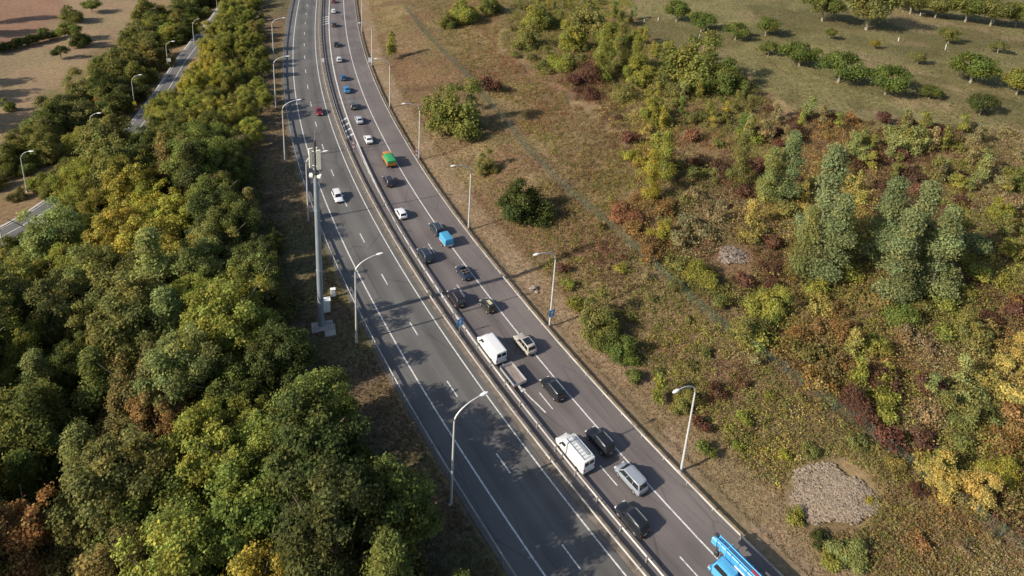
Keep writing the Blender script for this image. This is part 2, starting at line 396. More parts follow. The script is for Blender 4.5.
for k in range(-5, 6):
    if rd0+k*per < s_of(430, 238): strip('lane_dash', 0, 0, .026, MT['marking'], cwr, fo0=lambda s: 6.4*wf(s)-.08, fo1=lambda s: 6.4*wf(s)+.08, s0=rd0+k*per-3.2, s1=rd0+k*per)
# hatching inside the widened median
for (px, py), nb in (((324, 25), 4), ((348, 138), 4)):
    sh = s_of(px, py)
    for k in range(nb):
        s = sh+k*3.3; mb = MB(); q = []
        for (ds, oo) in ((0, 2.75), (.9, 2.75), (2.6, r1o(s)-.15), (1.7, r1o(s)-.15)):
            x, y, _, _ = at_road(s+ds, oo); q.append((x, y, .027))
        mb.add(q, [(0, 1, 2, 3)]); mb.build('hatch_bar', MT['marking'], cwr)
# lane arrow bending back into the left lane
sa = s_of(541, 415); mb = MB()
def RP(s, o, z=.027): x, y, _, _ = at_road(s, o); return (x, y, z)
pth = [(0, 5.35), (1.5, 5.2), (3, 4.98), (4.6, 4.85)]
q = []
for s, o in pth: q += [RP(sa+s, o-.1), RP(sa+s, o+.1)]
mb.add(q, [(2*i, 2*i+1, 2*i+3, 2*i+2) for i in range(3)])
mb.add([RP(sa+4.5, 5.2), RP(sa+6.5, 4.72), RP(sa+4.5, 4.42)], [(0, 1, 2)])
mb.build('lane_arrow', MT['marking'], cwr)
# hard tar joints across the lanes
MT['tar'] = mat('tar_joint', (.055, .052, .05), .8)
for px, py, a, b_ in ((420, 152, 3.6, 9.6),):
    s = s_of(px, py)

# ------------------------------------------------------------------ guard rails
def w_profile(side, h=.62):
    # W-beam cross-section (offset, height), side = +1 faces right
    pr = [(0, .0), (.05, .03), (.05, .11), (0, .155), (.05, .20), (.05, .28), (0, .31), (-.018, .31), (.03, .275), (.03, .205), (-.02, .155), (.03, .105), (.03, .035), (-.018, 0)]
    return [(side*a, h-.12+b_) for a, b_ in pr]
post_me = MB().box((0, 0, .36), (.10, .12, .78)).mesh('post', MT['rail'])
spacer_me = MB().box((0, 0, 0), (.14, .16, .18)).mesh('spacer', MT['rail'])
def guard_rail(off, side, s0, s1, label, fo=None, spacing=4.0, rows=1):
    g = thing('guard_rail', label, 'guard rail', (0, 0, 0), group='motorway guard rails')
    ss = np.arange(s0, s1, 2.0); of = fo if fo else (lambda s: off)
    rings = []
    for s in ss:
        r = []
        for a, h in w_profile(side):
            x, y, _, _ = at_road(s, of(s)+a); r.append((x, y, h))
        rings.append(r)
    MB().loft(rings).build('beam', MT['rail'], g)
    for s in np.arange(s0+.5, s1, spacing):
        x, y, tx, ty = at_road(s, of(s)-side*.14); a = math.atan2(-tx, ty)
        o = link('post', post_me, g, (x, y, 0.0), a)
        x, y, tx, ty = at_road(s, of(s)-side*.06); link('spacer', spacer_me, o, (side*.08, 0, .66))
    return g
sN, sF = s_of(620, 576)-25, s_of(330, 0)+30
guard_rail(-9.95, 1, sN, sF, 'steel guard rail along the outer edge of the left carriageway beside the wood')
guard_rail(1.35, -1, sN, sF, 'steel guard rail on the median facing the left carriageway')
guard_rail(2.9, 1, sN, s_of(356, 146), 'steel guard rail on the median facing the queue of cars', fo=lambda s: float(np.interp(s, [sN, sB, sC], [2.75, 3.35, 3.75])))
guard_rail(2.2, 1, s_of(356, 146)+3, sF, 'steel guard rail on the far median bend past the round signs')
guard_rail(13.6, -1, sN, sF, 'steel guard rail along the right hard shoulder below the scrub slope', fo=lambda s: 13.6*wf(s))
# ------------------------------------------------------------------ lower road in the valley
LRP = [(262, -60), (246, -25), (232, 0), (217, 22), (190, 56), (165, 96), (128, 143), (92, 178), (50, 212), (8, 236), (-60, 268), (-180, 320)]
lrw = [P(*q) for q in LRP]
d_ = np.concatenate([[0], np.cumsum([(lrw[i+1]-lrw[i]).length for i in range(len(lrw)-1)])])
sl = np.arange(0, d_[-1], 3.0)
lx = np.interp(sl, d_, [p.x for p in lrw]); ly = np.interp(sl, d_, [p.y for p in lrw])
for _ in range(6):
    lx[1:-1] = (lx[:-2]+2*lx[1:-1]+lx[2:])/4; ly[1:-1] = (ly[:-2]+2*ly[1:-1]+ly[2:])/4
ltx = np.gradient(lx); lty = np.gradient(ly); q = np.hypot(ltx, lty); ltx /= q; lty /= q
lz = zt(lx, ly)
for _ in range(8): lz[1:-1] = (lz[:-2]+2*lz[1:-1]+lz[2:])/4
LRZ = .35
def low_strip(name, o0, o1, dz, m, parent=None):
    V = []
    for i in range(len(lx)):
        for o in (o0, o1): V.append((lx[i]+o*lty[i], ly[i]-o*ltx[i], lz[i]+LRZ+dz))
    me = bpy.data.meshes.new(name); me.from_pydata(V, [], [(2*i, 2*i+1, 2*i+3, 2*i+2) for i in range(len(lx)-1)]); me.materials.append(m)
    return link(name, me, parent)
MT['asphalt_low'] = mat('asphalt_low', (.12, .115, .11), .85, noise_sc=.4, noise_amt=.15)
lowr = tag(low_strip('lower_road', -3.0, 3.0, 0, MT['asphalt_low']), kind='structure')
low_strip('edge_line', -2.75, -2.6, .008, MT['marking'], lowr); low_strip('edge_line', 2.6, 2.75, .008, MT['marking'], lowr)
low_strip('centre_line', -.08, .08, .008, MT['marking'], lowr)
pv = MB(); rings = []
for i in range(len(lx)):
    rings.append([(lx[i]+o*lty[i], ly[i]-o*ltx[i], lz[i]+LRZ+z) for o, z in ((-3.5, -.6), (-3.5, .12), (-2.95, .12), (-2.95, -.6))])
tag(pv.loft(rings).build('pavement', MT['concrete']), kind='structure')
rings = []
for i in range(len(lx)):
    rings.append([(lx[i]+o*lty[i], ly[i]-o*ltx[i], lz[i]+LRZ+z) for o, z in ((3.5, -.6), (3.5, .12), (2.95, .12), (2.95, -.6))])
tag(MB().loft(rings).build('pavement', mat('pale_concrete', (.42, .40, .37), .9, noise_sc=.5, noise_amt=.2)), kind='structure')

# ------------------------------------------------------------------ vegetation meshes
def leaves(pos, nrm, size, rg, aspect=.75):
    n = len(pos)
    nrm = nrm/np.maximum(np.linalg.norm(nrm, axis=1, keepdims=True), 1e-6)
    a = np.cross(nrm, rg.normal(size=(n, 3))); a /= np.maximum(np.linalg.norm(a, axis=1, keepdims=True), 1e-6)
    b_ = np.cross(nrm, a); s = size[:, None]*.5
    V = np.stack([pos-a*s, pos-b_*s*aspect+nrm*s*.25, pos+a*s, pos+b_*s*aspect+nrm*s*.25], 1).reshape(-1, 3)
    return V, np.arange(n*4).reshape(-1, 4)
def sph(n, rg):
    d = rg.normal(size=(n, 3)); return d/np.linalg.norm(d, axis=1, keepdims=True)
def crown_mesh(name, clumps, n, size, seed, var=.30):
    rg = np.random.default_rng(seed); cl = np.array(clumps, float)
    wgt = cl[:, 3]**2.2; k = rg.choice(len(cl), n, p=wgt/wgt.sum())
    d = sph(n, rg); d[:, 2] = np.where(d[:, 2] < -.35, -d[:, 2], d[:, 2])
    rr = cl[k, 3]*(.15+1.0*rg.random(n)**.55)
    pos = cl[k, :3]+d*rr[:, None]*np.array([1, 1, .9])+rg.normal(size=(n, 3))*cl[k, 3:4]*.16
    ctr = cl[:, :3].mean(0); out = pos-ctr; out /= np.maximum(np.linalg.norm(out, axis=1, keepdims=True), 1e-6)
    nrm = d*.35+out*.45+rg.normal(size=(n, 3))*.55+np.array([0, 0, .3])
    V, Fq = leaves(pos, nrm, size*(.55+.9*rg.random(n)), rg)
    ct = 1+var*(rg.random(len(cl))-.5)*1.5
    t = ct[k]*(1+var*(rg.random(n)-.5)*2)
    warm = 1+.20*(rg.random(len(cl))-.5)[k]+.22*(rg.random(n)-.5)
    tint = np.stack([t*warm, t, t*(1.6-.6*warm)], -1)
    return npmesh(name, V, Fq, MT['leaf'], tint)
def make_crown(kind, seed):
    rg = np.random.default_rng(seed); cl = []
    if kind == 'broad':      # unit: crown about 8 m across, tree 11 m, several uneven leaders
        tops = [(rg.uniform(-2.3, 2.3), rg.uniform(-2.3, 2.3), rg.uniform(6.8, 9.4), rg.uniform(1.5, 2.4)) for _ in range(7)]+[(0, 0, 9.8, 2.4)]
        for tx_, ty_, th, tr in tops:
            for _ in range(12):
                d = sph(1, rg)[0]; f = .45+.55*rg.random()**.5
                cl.append((tx_+d[0]*tr*f, ty_+d[1]*tr*f, th-tr+d[2]*tr*1.15*f, .40+.55*rg.random()))
        for _ in range(16):
            a = rg.random()*6.28; f = rg.random()**.5; cl.append((math.cos(a)*3.2*f, math.sin(a)*3.2*f, 2.0+rg.random()*3, .6+.5*rg.random()))
        return crown_mesh('crown', cl, 26000, .205, seed+1, .40), 10.5
    if kind == 'tall':       # slim silvery tree, 9 m tall, 4 m across
        for i in range(38):
            h = rg.random(); rad = 1.65*(1-.82*h); a = rg.random()*6.28; f = rg.random()**.5
            cl.append((math.cos(a)*rad*f, math.sin(a)*rad*f, .5+8.6*h, .55+.5*rg.random()*(1.25-h)))
        return crown_mesh('crown', cl, 14000, .165, seed+1), 9
    if kind == 'orchard':    # flat round crown on a short bare trunk, 5 m across
        for i in range(26):
            d = sph(1, rg)[0]; f = .4+.6*rg.random()**.5
            cl.append((d[0]*2.1*f, d[1]*2.1*f, 1.75+d[2]*1.0*f+.25, .5+.35*rg.random()))
        return crown_mesh('crown', cl, 6500, .185, seed+1), 4.2
    if kind == 'bush':       # to the ground, 5 m across, 4 m tall
        tops = [(rg.uniform(-1.35, 1.35), rg.uniform(-1.35, 1.35), rg.uniform(1.7, 4.3), rg.uniform(.7, 1.25)) for _ in range(7)]
        for tx_, ty_, th, tr in tops:
            for _ in range(7):
                h = rg.random(); a = rg.random()*6.28; f = rg.random()**.5*(1-.5*h)
                cl.append((tx_+math.cos(a)*tr*f, ty_+math.sin(a)*tr*f, .4+(th-.7)*h, .35+.45*rg.random()))
        for _ in range(10):
            a = rg.random()*6.28; f = .6+.4*rg.random(); cl.append((math.cos(a)*2.0*f, math.sin(a)*2.0*f, .35+.5*rg.random(), .3+.35*rg.random()))
        return crown_mesh('foliage', cl, 11000, .175, seed+1), 4
    if kind == 'shrub':      # 2.4 m across, 1.8 m tall, ragged
        for i in range(18):
            a = rg.random()*6.28; f = rg.random()**.5
            cl.append((math.cos(a)*1.0*f, math.sin(a)*1.0*f, .3+rg.random()*1.3*(1-.5*f), .25+.3*rg.random()))
        return crown_mesh('foliage', cl, 1600, .17, seed+1, .38), 1.8
    if kind == 'sapling':    # 4 m tall, thin, leaves in sprays
        for i in range(15):
            h = rg.random(); a = rg.random()*6.28; rad = .75*(1-.6*h)
            cl.append((math.cos(a)*rad*rg.random(), math.sin(a)*rad*rg.random(), .9+3.0*h, .25+.3*rg.random()))
        return crown_mesh('crown', cl, 1500, .18, seed+1, .35), 4
def make_trunk(kind, seed):
    rg = random.Random(seed); mb = MB()
    H, r, m, lean, nl = dict(broad=(7.5, .20, 'bark', .5, 6), tall=(7.2, .09, 'palebark', .2, 0), orchard=(2.2, .13, 'palebark', .2, 4), sapling=(3.4, .035, 'palebark', .15, 0))[kind]
    lx_, ly_ = rg.uniform(-lean, lean), rg.uniform(-lean, lean)
    pts = [(lx_*t*t, ly_*t*t, -.6+t*(H+.6)) for t in (0, .12, .4, .7, 1)]
    mb.tube(pts, [r*1.5, r*1.1, r*.85, r*.6, r*.3], 7)
    for i in range(nl):
        t = rg.uniform(.35, .85); a = rg.random()*6.28; L = H*rg.uniform(.25, .42)
        p0 = Vector((lx_*t*t, ly_*t*t, -.6+t*(H+.6))); d = Vector((math.cos(a), math.sin(a), .75))
        mb.tube([p0, p0+d*L*.5, p0+d*L+Vector((0, 0, L*.15))], [r*.5, r*.32, r*.14], 5)
    return mb.mesh('trunk', MT[m], True)
PROT = {}
for k, nvar in (('broad', 5), ('tall', 3), ('orchard', 3), ('bush', 3), ('shrub', 5), ('sapling', 3)):
    PROT[k] = [(make_crown(k, 100*len(k)+17*i), make_trunk(k, 50+i) if k in ('broad', 'tall', 'orchard', 'sapling') else None) for i in range(nvar)]
def jit(c, a=.12):
    f = 1+random.uniform(-a, a); return tuple(min(1, max(0, v*f*(1+random.uniform(-a, a)*.5))) for v in c)
NAMES = dict(broad='broadleaf_tree', tall='slim_tree', orchard='orchard_tree', bush='bush', shrub='shrub', sapling='sapling')
def plant(kind, loc, scale, color, label, group=None, cat=None, sz=None, var=None):
    (cm, _), tk = random.choice(PROT[kind]) if var is None else PROT[kind][var]
    sz = scale*random.uniform(.9, 1.12) if sz is None else sz
    rz = random.uniform(0, 6.28); nm = NAMES[kind]
    cat = cat or ('tree' if tk else 'shrub')
    if tk is None:
        o = link(nm, cm, None, loc, rz, color); o.scale = (scale, scale, sz); tag(o, label, cat, group); return o
    o = thing(nm, label, cat, loc, rz, group); o.scale = (scale, scale, sz)
    link('trunk', tk, o); link('crown', cm, o, color=color); return o
G = dict(mid=(.185, .200, .055), yg=(.285, .285, .065), yel=(.370, .325, .065), dark=(.100, .115, .038), olive=(.230, .222, .072), brn=(.245, .205, .074),
         silver=(.225, .260, .115), org=(.300, .190, .074), red=(.165, .088, .058), pale=(.285, .295, .105), green=(.165, .200, .052), gold=(.450, .365, .110), straw=(.320, .262, .130), pink=(.330, .165, .092))
CN = dict(mid='mid green', yg='yellow-green', yel='yellow', dark='dark green', olive='olive green', brn='brownish', silver='silvery green', org='orange-brown', red='dark red', pale='pale green', green='fresh green', gold='golden yellow', straw='straw-coloured', pink='salmon-red')

LMK = [(318, 230, 'the antenna mast'), (452, 450, 'the nearest left lamp'), (356, 300, 'the lamp by the mast'), (15, 235, 'the open bit of lower road'), (20, 560, 'the bottom left corner'), (5, 400, 'the middle of the left edge'), (130, 560, 'the bottom edge, left part'), (290, 565, 'the bottom edge, middle of the wood'), (150, 215, 'the yellow-crowned trees'), (283, 130, 'the left verge lamps'), (135, 90, 'the yellow lower road sign'), (200, 40, 'the far lower road lamps'), (225, 330, 'the wood centre'), (120, 440, 'the lower wood centre'), (380, 520, 'the shaded wood corner'), (30, 320, 'the wood by the left edge'), (240, 460, 'the dense wood middle')]
FMK = [(135, 90, 'the yellow-signed lamp'), (168, 55, 'the box-carrying lamp'), (195, 30, 'the second lamp from top'), (215, 5, 'the top edge lamp'), (94, 130, 'the lamp between crowns'), (27, 175, 'the left lamp'), (60, 110, 'the pale field corner'), (5, 150, 'the left edge'), (80, 195, 'the hidden road stretch'), (120, 160, 'the road bend in trees')]
RMK = [(830, 497, 'the gravel patch'), (733, 257, 'the rubble heap'), (905, 245, 'the silvery grove'), (522, 203, 'the dark round bush'), (458, 117, 'the large olive bush'), (705, 75, 'the orchard edge tree'), (965, 485, 'the golden bushes'), (686, 430, 'the nearest right lamp'), (550, 290, 'the blue sign lamp'), (903, 138, 'the dome-shaped bush'), (865, 395, 'the dark red shrubs'), (627, 215, 'the salmon shrub'), (1015, 300, 'the right edge, middle'), (1010, 400, 'the right edge, lower part'), (815, 225, 'the leftmost silvery tree'), (590, 30, 'the top centre thicket'), (662, 232, 'the yellow-green young tree'), (740, 340, 'the middle of the fence'), (610, 335, 'the roadside bush row'), (760, 420, 'the lower slope middle'), (1000, 180, 'the right edge below orchard'), (780, 140, 'the scrub below orchard'), (920, 330, 'the lower scrub')]
def where(q, marks):
    m = min(marks, key=lambda a: (a[0]-q[0])**2+(a[1]-q[1])**2); dx, dy = q[0]-m[0], q[1]-m[1]; d = math.hypot(dx, dy)
    if d < 9: w = 'right at'
    elif abs(dx) > abs(dy)*1.6: w = 'right of' if dx > 0 else 'left of'
    elif abs(dy) > abs(dx)*1.6: w = 'below' if dy > 0 else 'above'
    else: w = ('below right of' if dx > 0 else 'below left of') if dy > 0 else ('above right of' if dx > 0 else 'above left of')
    return ('just ' if 9 <= d < 24 else '')+w+' '+m[2]
# ---- wood to the left of the motorway: colours follow the trees one can tell apart in the photograph
WA = [(130, 205, 'yel'), (175, 215, 'yel'), (75, 215, 'yg'), (40, 215, 'pale'), (60, 245, 'yg'), (185, 262, 'yel'), (100, 270, 'olive'), (245, 245, 'olive'), (230, 150, 'mid'), (185, 140, 'mid'), (150, 150, 'mid'),
      (110, 150, 'olive'), (40, 160, 'mid'), (240, 60, 'yg'), (225, 95, 'yg'), (250, 20, 'yg'), (258, 90, 'yg'), (180, 100, 'yg'), (210, 80, 'yel'), (200, 180, 'dark'), (240, 200, 'mid'), (270, 250, 'dark'),
      (140, 330, 'olive'), (60, 320, 'olive'), (70, 335, 'mid'), (200, 320, 'yg'), (170, 350, 'pale'), (40, 390, 'yg'), (100, 380, 'mid'), (220, 370, 'mid'), (260, 330, 'dark'), (280, 400, 'dark'), (300, 440, 'dark'),
      (330, 400, 'dark'), (20, 440, 'mid'), (60, 470, 'mid'), (100, 470, 'olive'), (110, 500, 'brn'), (160, 480, 'mid'), (230, 450, 'yg'), (260, 480, 'green'), (240, 520, 'green'), (170, 545, 'yg'), (220, 560, 'yel'),
      (40, 545, 'org'), (110, 560, 'brn'), (20, 520, 'mid'), (310, 560, 'mid'), (320, 480, 'dark'), (350, 520, 'dark'), (410, 530, 'mid'), (430, 560, 'mid'), (360, 560, 'mid'), (145, 410, 'brn'), (150, 440, 'org')]
pts = []
yy = 12.0
while yy < 330:
    st = 6.5 if yy < 150 else 6.2
    for xx in np.arange(-170, 30, st): pts.append((xx+random.uniform(-1.9, 1.9), yy+random.uniform(-1.9, 1.9)))
    yy += st
pts = np.array(pts); zz = zt(pts[:, 0], pts[:, 1]); W3 = np.column_stack([pts, zz]); px = proj(W3)
keep = inpoly(px, WOOD) & (px[:, 0] > -75) & (px[:, 1] < 700)
wood_n = 0
EDGE = [(222, -40), (260, -40), (265, 20), (270, 60), (273, 110), (262, 150), (266, 190), (284, 240), (297, 285), (303, 340), (335, 362), (350, 400), (370, 440), (402, 468), (445, 482), (468, 520), (500, 620), (560, 900), (-700, 900), (-700, 400), (-60, 290), (26, 256), (30, 205), (62, 160), (122, 112), (170, 70), (205, 20)]
for p, q in zip(W3[keep], px[keep]):
    so_, oo = road_so([p[0]], [p[1]])
    dl = np.min(np.hypot(lx-p[0], ly-p[1]))
    if dl < 5.4 or oo[0] > -14.5: continue
    sc = random.uniform(.95, 1.6) if q[1] > 180 else random.uniform(.85, 1.25); ok = False
    if oo[0] > -26: sc *= 1.1 if q[1] > 340 else .76
    for _ in range(7):
        ext = proj([p+np.array([3.3*sc, 0, 5*sc]), p+np.array([1.5*sc, .5*sc, 9.3*sc]), p+np.array([3.2*sc, -.5*sc, 3*sc])])
        if inpoly(ext, EDGE).all(): ok = True; break
        sc *= .88
    if not ok: continue
    e_ = proj([p+np.array([-3.6*sc, 0, 5*sc]), p+np.array([0, 0, 10.5*sc])])
    if e_[0][0] < 16 and e_[1][1] < 250 and q[1] > 205: continue
    if math.hypot(p[0]+26.7, p[1]-85) < 7.0: continue
    c = proj([p+np.array([0, 0, 7*sc])])[0]
    best = min(WA, key=lambda a: (a[0]-c[0])**2+(a[1]-c[1])**2+random.uniform(0, 700))[2]
    if random.random() < .10: best = random.choice(['olive', 'mid', 'yg', 'brn'])
    if c[1] < 130: reg = 'in the narrow belt between the two roads'; sc *= .85
    elif c[1] < 300: reg = 'in the upper part of the wood left of the motorway'
    elif c[0] > 280: reg = 'at the shaded wood edge beside the left verge'
    else: reg = 'in the dense wood filling the lower left'
    size = 'tall' if sc > 1.25 else ('small' if sc < .9 else 'medium-sized')
    if random.random() < .16 and q[1] > 150:
        plant('tall', tuple(p), sc*1.35, jit(G[random.choice([best, 'pale', 'olive'])]), f'slim feathery {CN[best]} tree {where(c, LMK)}', 'trees of the wood left of the motorway', sz=sc*1.25)
    else: plant('broad', tuple(p), sc, jit(G[best]), f'{size} {CN[best]} leafy tree {where(c, LMK)}', 'trees of the wood left of the motorway', sz=sc*random.uniform(.85, 1.2))
    wood_n += 1
print('wood trees', wood_n)

# ---- hedges and field trees, upper left: (crown px, width px, colour, label)
FT = [(70, 30, 24, 'mid', 'tall green tree standing at the junction of the two bare fields'), (80, 38, 20, 'dark', 'dark tree leaning over the pale field at the hedge end'), (75, 12, 22, 'mid', 'green tree in the hedge row near the top left'),
      (61, 51, 18, 'dark', 'small dark tree with visible trunk on the pale field'), (43, 31, 11, 'green', 'small round tree in the hedge between two fields'), (92, 4, 20, 'mid', 'dark green tree by the top edge between fields'),
      (148, 8, 30, 'mid', 'rounded green tree by the top edge beyond the lower road'), (148, 30, 34, 'olive', 'olive tree beside the far end of the lower road'), (170, 22, 22, 'yg', 'yellow-green tree left of the far lower road'),
      (110, 68, 40, 'mid', 'large round green tree beyond the lower road'), (98, 82, 34, 'mid', 'broad green tree left of the lower road'), (132, 62, 26, 'olive', 'olive tree left of the lower road lamps'), (148, 48, 22, 'yg', 'yellowish tree between two lower road lamps'),
      (80, 95, 24, 'yg', 'yellowish shrubby tree at the pale field corner'), (105, 100, 20, 'org', 'orange-brown bush in shade beside the lower road'), (60, 118, 34, 'mid', 'green tree at the pale field edge'), (40, 122, 34, 'mid', 'bushy green tree in the belt below the pale field'),
      (22, 142, 34, 'olive', 'olive tree in the belt below the pale field'), (5, 155, 34, 'mid', 'green tree at the left frame edge below the field'), (75, 140, 32, 'yg', 'yellow-green tree overhanging the lower road'), (30, 160, 26, 'mid', 'green tree near the lowest street lamp'),
      (185, 8, 26, 'dark', 'dark tree beyond the far lower road'), (205, -6, 24, 'mid', 'green tree cut by the top edge above the lower road'), (10, 105, 14, 'mid', 'small green tree at the field margin far left'), (120, 85, 22, 'dark', 'dark tree shading the lower road')]
for (x, y, wpx, c, lab) in FT:
    p = P(x, y+wpx*.42); s = pxm(p)
    if 'trunk' in lab or 'fields' in lab: plant('orchard', tuple(p), wpx/s/5.0, jit(G[c]), lab)
    else: plant('bush', tuple(p), wpx/s/4.6, jit(G[c]), lab, cat='tree')
for i in range(150):       # belt of trees hiding the lower road from the fields
    k = random.randrange(6, len(lx)-6); o = random.uniform(7, 24) ; x, y = lx[k]+o*lty[k], ly[k]-o*ltx[k]
    q = proj([(x, y, float(zt(x, y)[0]))])[0]
    if not (-60 < q[0] < 260 and -40 < q[1] < 200) or (q[0] < 52 and q[1] > 168): continue
    c = random.choice(['mid', 'dark', 'olive', 'mid', 'olive', 'yg'])
    plant('bush', (x, y, float(zt(x, y)[0])), random.uniform(1.3, 2.3), jit(G[c]), f'{CN[c]} field-side tree {where(q, FMK)}', 'trees of the belt beyond the lower road', cat='tree')
for i in range(80):       # low growth between the lower road and the wood
    k = random.randrange(6, len(lx)-6); o = -random.uniform(6, 11); x, y = lx[k]+o*lty[k], ly[k]-o*ltx[k]
    q = proj([(x, y, float(zt(x, y)[0]))])[0]
    if not (-60 < q[0] < 260 and -40 < q[1] < 270) or (q[0] < 62 and q[1] > 190) or abs(q[0]-205) < 16: continue
    c = random.choice(['mid', 'yg', 'olive', 'brn'])
    plant('bush', (x, y, float(zt(x, y)[0])), random.uniform(1.2, 2.0), jit(G[c]), f'{CN[c]} roadside bush {where(q, FMK)}', 'bushes along the near side of the lower road')
for k, (x, y, sc, c) in enumerate([(8, 176, 1.3, 'mid'), (40, 190, 1.2, 'yg'), (52, 196, 1.1, 'mid'), (62, 186, 1.4, 'olive'), (-6, 190, 1.2, 'olive'), (18, 200, .8, 'brn'), (6, 262, 1.3, 'mid'), (26, 254, 1.2, 'dark'), (44, 243, 1.3, 'mid'), (-12, 272, 1.3, 'mid'), (16, 274, 1.4, 'olive'), (38, 264, 1.4, 'mid'), (70, 176, 1.4, 'mid'), (0, 282, 1.3, 'mid')]):
    plant('bush', tuple(P(x, y)), sc, jit(G[c]), f'{CN[c]} bush {"below" if y > 225 else "above"} the lower road at left edge', 'bushes round the open bit of lower road')
for i in range(14):      # low hedge between the two fields
    t = i/13; p = P(-6+t*62, 54-t*16); o = plant('shrub', tuple(p), 1.7+random.random()*.5, jit(G['dark']), 'dark low hedge bush between the reddish and the pale field', 'field hedge bushes')
for (x, y, wpx) in ((-36, 86, 30), (-48, 74, 30), (-60, 112, 36), (-26, 96, 22), (-30, 24, 30), (-16, 12, 26), (-50, 40, 32), (-34, 122, 26)):      # trees past the left edge whose shadows cross the field
    p = P(x, y+wpx*.4); sc = wpx/pxm(p)/7.5; plant('broad', tuple(p), sc, jit(G['mid']), 'tree standing past the left edge, throwing long shadow on the fields', 'trees beyond the left edge of the fields')

